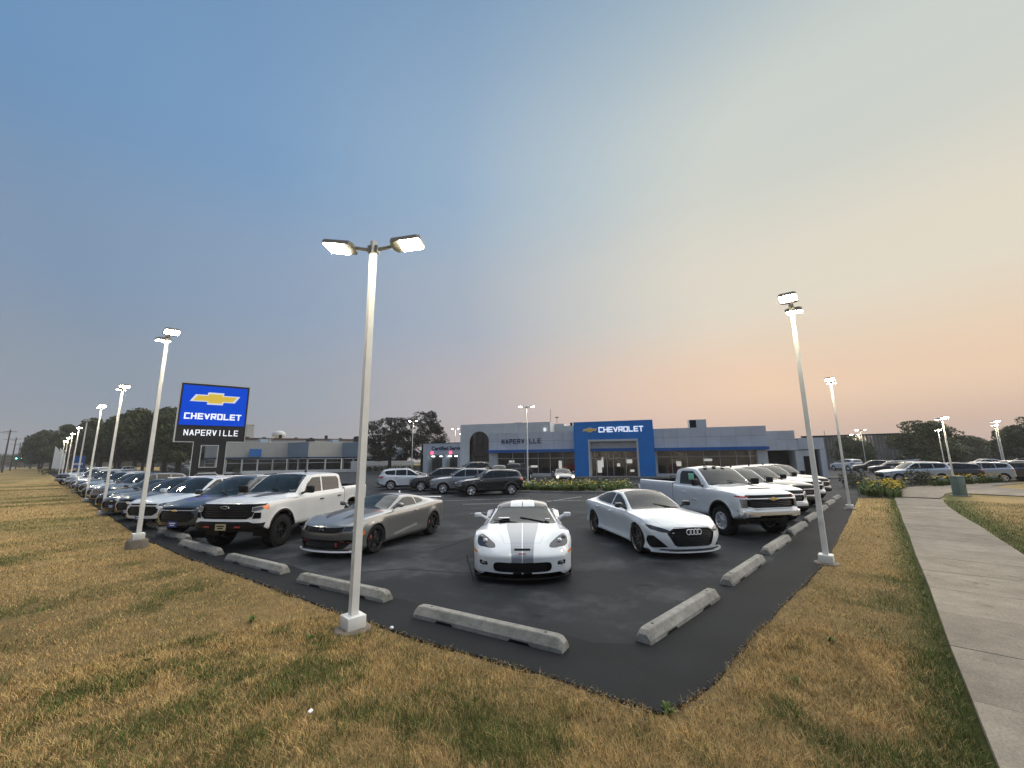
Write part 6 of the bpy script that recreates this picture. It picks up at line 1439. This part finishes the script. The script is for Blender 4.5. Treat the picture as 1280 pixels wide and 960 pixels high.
b = leaf_cloud('woods', [(160+k*9, -6-k*5.5+rg.uniform(-2,2), 2.2, 9, 9, 3.4) for k in range(26)]+[(-40+k*9, 560, 4, 9, 9, 7) for k in range(16)]+[(40+k*12, 330+rg.uniform(-10,10), 5, 11, 11, 8) for k in range(14)], 40, 1.2, DG0, DG1, 11)
tag(link(bpy.data.objects.new('woods', b)), 'far low woodland along the horizon', 'woods', None, 'stuff')
# shrubs
SH = [leaf_cloud('foliage', [(0,0,.45,.55,.55,.45),(.35,.2,.4,.4,.4,.35),(-.3,-.2,.4,.42,.42,.36),(.1,-.35,.5,.36,.36,.34)], 900, .10, (.03,.045,.016), (.075,.09,.035), 21), leaf_cloud('foliage', [(0,0,.6,.5,.5,.65),(.3,0,.5,.4,.4,.5),(-.3,.2,.5,.4,.4,.5)], 700, .13, (.05,.055,.03), (.10,.10,.06), 22)]
def shrub(x, y, k, s, label, group, rz=0, sz=1):
    r = empty('shrub', (x, y, 0), rz); r.scale = (s, s, s*sz); tag(r, label, 'shrub', group); link(bpy.data.objects.new('foliage', SH[k]), r); b = MB(); return r
for k in range(12): shrub(46.0+k*1.02, 83.0-k*.60, 0, 1.5, 'clipped dark hedge shrub in the row below the two dark trees', 'hedge shrubs before the white wall', k, 1.05)
for k in range(9): shrub(26.5+k*2.4, 95.2-k*.72, 0, .95+.3*(k % 3 == 0), 'low shrub against the far showroom planter wall', 'shrubs along the far showroom', k)
shrub(2.4,138,0,2.2,'low dark bush at the end of the left lamp post row','bushes by the banners',0,.8)
shrub(4.2,141,0,1.8,'smaller dark bush behind the low bush at the banners','bushes by the banners',1,.8)
# daylily clumps
M['lily'] = attr_mat('daylily_leaf', .6); M['petal'] = simple('yellow_petal', (.72,.50,.03), .6); M['petal2'] = simple('pale_petal', (.75,.70,.42), .6)
def lily_mesh(seed, n=70):
    rg = np.random.default_rng(seed); V = []; F = []; Cc = []
    for i in range(n):
        a = rg.uniform(0, 2*PI); L = rg.uniform(.45,.85); up = rg.uniform(.75,1.3); bx0, by0 = rg.normal(0,.09,2); w = rg.uniform(.010,.018); c = np.array((.10,.145,.03))*rg.uniform(.6,1.5)
        k = len(V)
        for t in (0,.35,.65,.88,1.0):
            r = L*.62*t**1.5; z = L*up*(t*1.25-.62*t*t); sd = (-math.sin(a)*w*(1-t**3), math.cos(a)*w*(1-t**3)); x, y = bx0+r*math.cos(a), by0+r*math.sin(a)
            V += [(x-sd[0], y-sd[1], z), (x+sd[0], y+sd[1], z)]; Cc += [c, c]
        F += [(k+2*j, k+2*j+1, k+2*j+3, k+2*j+2) for j in range(4)]
    me = mesh('leaves', V, F, M['lily'], None, True); at = me.color_attributes.new('tint', 'FLOAT_COLOR', 'POINT'); at.data.foreach_set('color', np.column_stack([np.array(Cc), np.ones(len(Cc))]).ravel().astype(np.float32)); return me
def flower_mesh(seed, n, mat):
    rg = random.Random(seed); b = MB()
    for i in range(n):
        a = rg.uniform(0, 2*PI); r = rg.uniform(.05,.42); z = rg.uniform(.55,.82); c = Vector((r*math.cos(a), r*math.sin(a), z)); tl = Vector((math.cos(a)*.8, math.sin(a)*.8, 1)).normalized(); u = tl.cross(Vector((0,0,1.1))).normalized(); w = tl.cross(u)
        for k in range(6):
            t = 2*PI*k/6; d = u*math.cos(t)+w*math.sin(t); e = tl.cross(d); b.add([c, c+d*.045+e*.022+tl*.025, c+d*.085+tl*.03, c+d*.045-e*.022+tl*.025], [(0,1,2,3)])
        b.tube([(r*.4*math.cos(a), r*.4*math.sin(a), .1), tuple(c)], .004, 4, 1, False)
    return b.mesh('flowers', [M[mat], M['lily']])
LILY = [(lily_mesh(k), flower_mesh(k, nn, 'petal' if k != 2 else 'petal2')) for k, nn in ((0,2),(1,1),(2,2),(3,8))]
def lily(x, y, k, s, label, group, rz):
    r = empty('daylily', (x, y, .0), rz); r.scale = (s,s,s); tag(r, label, 'flower', group); link(bpy.data.objects.new('leaves', LILY[k][0]), r); link(bpy.data.objects.new('flowers', LILY[k][1]), r)
rg = random.Random(12); A, B_, C_, D_ = [np.array(p) for p in ((22.9,20.6),(26.9,12.9),(34.6,16.2),(29.0,24.4))]
for k in range(190):
    u, v = rg.random(), rg.random()**1.3; p = A*(1-u)*(1-v)+B_*u*(1-v)+C_*u*v+D_*(1-u)*v; lily(p[0], p[1], rg.choice([0,0,1,2]), rg.uniform(.72,.98), 'yellow flowering daylily clump in the long island bed before the dealership', 'daylilies in the long island bed', rg.uniform(0,6))
rb = MB(); q = [(22.4,20.9),(26.8,12.3),(27.3,12.3),(35.3,16.0),(29.2,25.0)]
rb.prism([(23.0,20.6),(26.9,12.9),(34.6,16.2),(29.1,24.3)], 2, .0, .10); M['mulch'] = simple('bed_soil', (.035,.026,.018), .95, var=.4, scale=9); tag(rb.obj('island_bed', M['mulch']), kind='structure')
kb = MB(); ring = [(22.55,20.7),(26.85,12.45),(27.4,12.35),(35.0,16.0),(29.2,24.9)]
for a, c in zip(ring, ring[1:]+ring[:1]):
    d = Vector((c[0]-a[0], c[1]-a[1], 0)); L = d.length; mt = Matrix.Translation((a[0], a[1], 0)) @ Matrix.Rotation(math.atan2(d.y, d.x), 4, 'Z'); kb.box(0, L, -.08, .08, .002, .13, 0, mt)
tag(kb.obj('island_kerb', M['kerb']), kind='structure')
for k in range(46):
    u, v = rg.random(), rg.random(); x = 31.6+u*10.5; y = 1.0-v*(1.5+.12*u*8); big = 33 < x < 37.5 and y < .35
    lily(x, y, 3 if big else rg.choice([0,1,1]), rg.uniform(.8,1.1), 'bright yellow daylily clump at the bend of the sidewalk' if big else 'green daylily clump in the bed left of the sidewalk bend', 'yellow daylilies at the sidewalk bend' if big else 'daylilies left of the sidewalk bend', rg.uniform(0,6))
for k in range(16): lily(45.5+k*.62+rg.uniform(-.3,.3), -2.6-k*.33+rg.uniform(-.4,.3), 3 if k % 2 else 1, rg.uniform(.8,1.05), 'yellow daylily clump along the far path below the suvs', 'daylilies along the far path', k)
for x, y, s, lab in [(41.5,2.0,1.1,'dry grassy bush left of the silver suv'),(43.0,1.3,1.0,'dry grassy bush, lower one left of the silver suv'),(46.0,-1.9,1.15,'brown green bush in front of the silver suv door'),(47.2,-2.5,1.1,'brown green bush in front of the silver suv tail'),(40,1.6,.9,'low bush at the back of the daylily bed')]:
    shrub(x, y, 1, s, lab, 'bushes before the right hand suvs', x)
tag(link(bpy.data.objects.new('bed_soil', mesh('bed_soil', [(31,1.12,.012),(32.4,-.38,.012),(41.5,-.9,.012),(44.5,-1.9,.012),(46,-1.2,.012),(39.4,1.12,.012)], [(0,1,2,3,4,5)], M['mulch']))), kind='structure')
# ------------------------------------------------------------------ cars
PW = paint('white', (.60,.635,.665)); PWC = paint('cream_white', (.64,.64,.625)); PG = paint('warm_grey', (.215,.213,.206), .6, .28); PS = paint('silver', (.42,.44,.46), .6, .3)
PGR = paint('mid_grey', (.12,.125,.135), .5, .3); PB = paint('black', (.006,.006,.007), 0, .2); PM = paint('medium_grey', (.24,.255,.275), .55, .3); PN = paint('navy', (.010,.013,.026), .2); PC = paint('charcoal', (.022,.025,.029), .3); PT = paint('slate', (.026,.036,.046), .35); PR = paint('red', (.30,.015,.018)); PLB = paint('pale_blue_silver', (.38,.415,.45), .5)
def put(o, x, y, deg, label, cat, group=None, s=1.0, z=0):
    place(o, x, y, math.radians(deg), z); o.scale = (s,)*3; tag(o, label, cat); 
    if group: o['group'] = group
    elif 'group' in o: del o['group']
    return o
PAINTNAMES = set(m.name for m in PAINTS.values())
def recolor(o, pnt):
    for ch in KIDS.get(o.name, ()):
        if ch.data is not None and hasattr(ch.data, 'materials'):
            for i, m in enumerate(ch.data.materials):
                if m and m.name in PAINTNAMES: ch.material_slots[i].link = 'OBJECT'; ch.material_slots[i].material = pnt
        recolor(ch, pnt)
USED = set()
def car(src, x, y, deg, pnt, label, cat, group=None, s=1.0):
    if src.name in USED: src = dup(src)
    USED.add(src.name); recolor(src, pnt); return put(src, x, y, deg, label, cat, group, s)
c_sport = build_car(sports_coupe(), PW); put(c_sport, 8.08, 6.75, -140.5, 'low white sports car with grey twin stripes facing the viewer', 'car', None, 1.055)
c_musc = build_car(muscle_coupe(), PG, PS); put(c_musc, 7.07, 11.40, -159, 'grey sports coupe with dark hood stripes and red brake calipers', 'car')
c_audi = build_car(sport_sedan(), PW); put(c_audi, 11.91, 5.38, -128.5, 'white fastback sedan with large black grille and four ring emblem', 'car')
c_crew = build_car(pickup('crew'), PWC); put(c_crew, 5.90, 14.80, -147, 'white crew cab pickup with black hood decals and black wheels', 'pickup truck')
c_hd = build_car(pickup('regular'), PW); put(c_hd, 16.0, 4.72, -127, 'white single cab pickup with chrome bumper behind the fastback', 'pickup truck')
plain = build_car(pickup('plain'), PW); smooth = build_car(crossover('smooth'), PT); boxy = build_car(crossover('boxy'), PGR); fam = build_car(family_sedan(), PGR)
GP = 'pickups parked along the right lot edge'
car(plain, 19.3, 4.85, -126, PW, 'white crew cab pickup second in the right row, with black upper grille', 'pickup truck', GP)
car(plain, 22.6, 4.85, -126, PC, 'dark charcoal pickup third in the right row', 'pickup truck', GP)
car(plain, 25.9, 4.85, -126, PW, 'white pickup fourth in the right row, by the second right lamp post', 'pickup truck', GP)
car(plain, 29.2, 4.85, -126, PC, 'dark pickup last in the right row, with blue front plate', 'pickup truck', GP)
GLr = 'cars parked in the long left row'
row = [(smooth,PT,'dark slate crossover with chrome grille line beside the white crew cab pickup','suv',1.08),(smooth,PW,'white crossover with swept headlights behind the second left lamp post','suv',1.04),(smooth,PN,'navy crossover just beyond the white crossover','suv',.98),
 (fam,PC,'charcoal sedan just beyond the navy crossover','car',1.0),(fam,PB,'black sedan behind the third left lamp post','car',1.0),(boxy,PGR,'mid grey suv two beyond the black sedan side','suv',1.0),(smooth,PW,'white suv in the left row, seventh beyond the crew cab pickup','suv',1.0),(fam,PB,'black sedan, eighth beyond the crew cab pickup','car',1.0),
 (smooth,PS,'silver suv, ninth beyond the crew cab pickup','suv',1.0),(boxy,PN,'navy boxy suv, tenth beyond the crew cab pickup','suv',1.0),(fam,PS,'silver sedan, eleventh beyond the crew cab pickup','car',1.0),(smooth,PW,'white suv, twelfth beyond the crew cab pickup','suv',1.0),
 (smooth,PC,'charcoal suv, thirteenth beyond the crew cab pickup','suv',1.0),(fam,PLB,'pale blue sedan, fourteenth beyond the crew cab pickup','car',1.0),(boxy,PS,'silver boxy suv, fifteenth beyond the crew cab pickup','suv',1.0),(fam,PW,'white sedan, sixteenth beyond the crew cab pickup','car',1.0),
 (plain,PS,'silver pickup far down the left row, highest roof there','pickup truck',1.0),(smooth,PLB,'pale blue suv, eighteenth beyond the crew cab pickup','suv',1.0),(fam,PGR,'grey sedan, nineteenth beyond the crew cab pickup','car',1.0),(smooth,PW,'white suv, twentieth beyond the crew cab pickup','suv',1.0),(boxy,PC,'charcoal suv, twenty first beyond the crew cab pickup','suv',1.0),(fam,PS,'silver sedan at the far end of the left row','car',1.0)]
row[5] = (boxy,PGR,'mid grey boxy suv, first one past the black sedan','suv',1.0)
for k, (src, p, lab, cat, s) in enumerate(row):
    car(src, [5.3,4.8,4.65][min(k,2)]-.004*k, [18.15,21.4,24.6][min(k,2)]+3.2*max(0,k-2), -148+(k*37 % 5)-2, p, lab, cat, GLr, s)
GR = 'cars parked in the row before the flower island'
car(boxy, 20.7, 20.25, 147, PB, 'black suv with bright alloy wheels nearest the flower island', 'suv', GR, .97)
car(boxy, 20.9, 23.2, 143, PM, 'grey boxy suv second from the flower island', 'suv', GR)
car(boxy, 21.4, 26.4, 142, PC, 'dark suv third from the flower island', 'suv', GR)
car(smooth, 20.9, 29.9, -32, PW, 'white crossover seen from the rear beyond the grey coupe', 'suv', GR)
car(fam, 22.8, 33.2, 145, PC, 'dark sedan showing its roof line behind the white crossover', 'car', GR)
GK = 'cars in front of the dealership'
car(boxy, 33.6, 31.3, -140, PB, 'dark suv seen between the black pickup and the lamp post in the flower island', 'suv', GK)
car(plain, 33.4, 35.0, 152, PB, 'tall black pickup below the black arched window', 'pickup truck', GK, 1.12)
car(plain, 37.0, 31.6, 20, PC, 'dark pickup parked before the left showroom windows', 'pickup truck', GK)
hb_ = car(fam, 34.6, 23.7, -139, PGR, 'grey car with its headlights on behind the flower island', 'car', GK)
for s in (1,-1):
    b = MB(); b.lathe([(0,.05),(.07,.03),(.085,0),(.07,-.03),(0,-.05)], 14, 0); o = b.obj('headlight_beam', M['beam'], hb_, True); o.location = (2.34, s*.72, .70)
car(plain, 60.5, 75.6, -140, PW, 'white pickup in front of the lit service bays', 'pickup truck', GK)
GX = 'suvs parked beyond the sidewalk bend'
car(smooth, 50.6, -2.0, 118, PLB, 'pale silver suv seen from the side right of the second right lamp post', 'suv', GX, 1.08)
car(smooth, 53.8, -4.3, 112, PB, 'black suv just right of the pale silver suv', 'suv', GX)
car(boxy, 55.0, -6.2, 112, PLB, 'pale silver boxy suv behind the utility cabinet', 'suv', GX)
car(smooth, 58.6, -8.6, 116, PN, 'large navy suv left of the right edge lamp post', 'suv', GX, 1.08)
car(smooth, 61.5, -11.4, 118, PB, 'black suv cut by the right edge of the photo', 'suv', GX)
car(boxy, 89.0, 4.2, 40, PW, 'small white suv seen from behind, left of the thin warehouse lamp post', 'suv', 'cars before the warehouse', 1.1)
car(boxy, 80.0, .9, 100, PB, 'dark suv before the warehouse right of its lamp post', 'suv', 'cars before the warehouse')
car(smooth, 74.0, -1.0, 105, PC, 'charcoal suv before the warehouse tree', 'suv', 'cars before the warehouse')
car(boxy, 105, -3.2, 60, PW, 'white van roof showing above the pale silver suv', 'van', 'cars before the warehouse', 1.3)
rg = random.Random(9); cols = [PW,PS,PC,PB,PLB,PR,PGR]
for k in range(16):
    car([smooth,boxy,fam][k % 3], 92+rg.uniform(-6,30), -12-k*1.5+rg.uniform(-1,1)-rg.random()*2, 110+rg.uniform(-6,6), cols[k*5 % 7], 'small far %s car in the crowded lot beyond the right hand suvs' % ['white','silver','charcoal','black','pale blue','red','grey'][k*5 % 7], 'car', 'far cars in the right lot')
for k, (x, y, d, p, src, lab) in enumerate([(28.8,158,-60,PR,fam,'red car far off left of the pylon sign'),(27.3,140,-70,PW,smooth,'white suv far off just left of the pylon sign foot'),(24.6,147,-70,PC,boxy,'dark suv far off beside the red car'),(12.5,120,-150,PW,smooth,'white car at the far end behind the left lamp posts'),(12,128,-150,PS,fam,'silver car at the far end behind the left lamp posts')]):
    car(src, x, y, d, p, lab, 'car', 'far cars on the left')
for k, (x, y, p) in enumerate([(-11,210,PB),(-13,235,PW),(-11,262,PS),(-16,290,PW),(-13,330,PC),(-18,380,PW),(-12,420,PS)]):
    car([smooth,fam,boxy][k % 3], x, y, -90, p, 'tiny oncoming car on the far road at the left edge', 'car', 'cars on the far road')
b = MB()
for s in (.6,-.6): b.lathe([(0,-.06),(.11,-.04),(.13,0)], 12, 1, (-11+s,207.6,.72))
o = b.obj('headlight_pair', M['beam']); o['label'] = 'lit headlights of the nearest car on the far road'; o['category'] = 'headlight'
del_ = o
bpy.data.objects.remove(del_)
# ------------------------------------------------------------------ evening haze
hz = bpy.data.materials.new('evening_haze'); hz.use_nodes = True; nt = hz.node_tree; nt.nodes.clear(); pv = nt.nodes.new('ShaderNodeVolumePrincipled'); pv.inputs['Color'].default_value = (.92,.88,.84,1); pv.inputs['Density'].default_value = .0005
ho = nt.nodes.new('ShaderNodeOutputMaterial'); nt.links.new(pv.outputs[0], ho.inputs['Volume'])
b = MB(); b.box(-720, 720, -720, 720, -1.2, 32); h = b.obj('haze', hz); tag(h, kind='stuff')
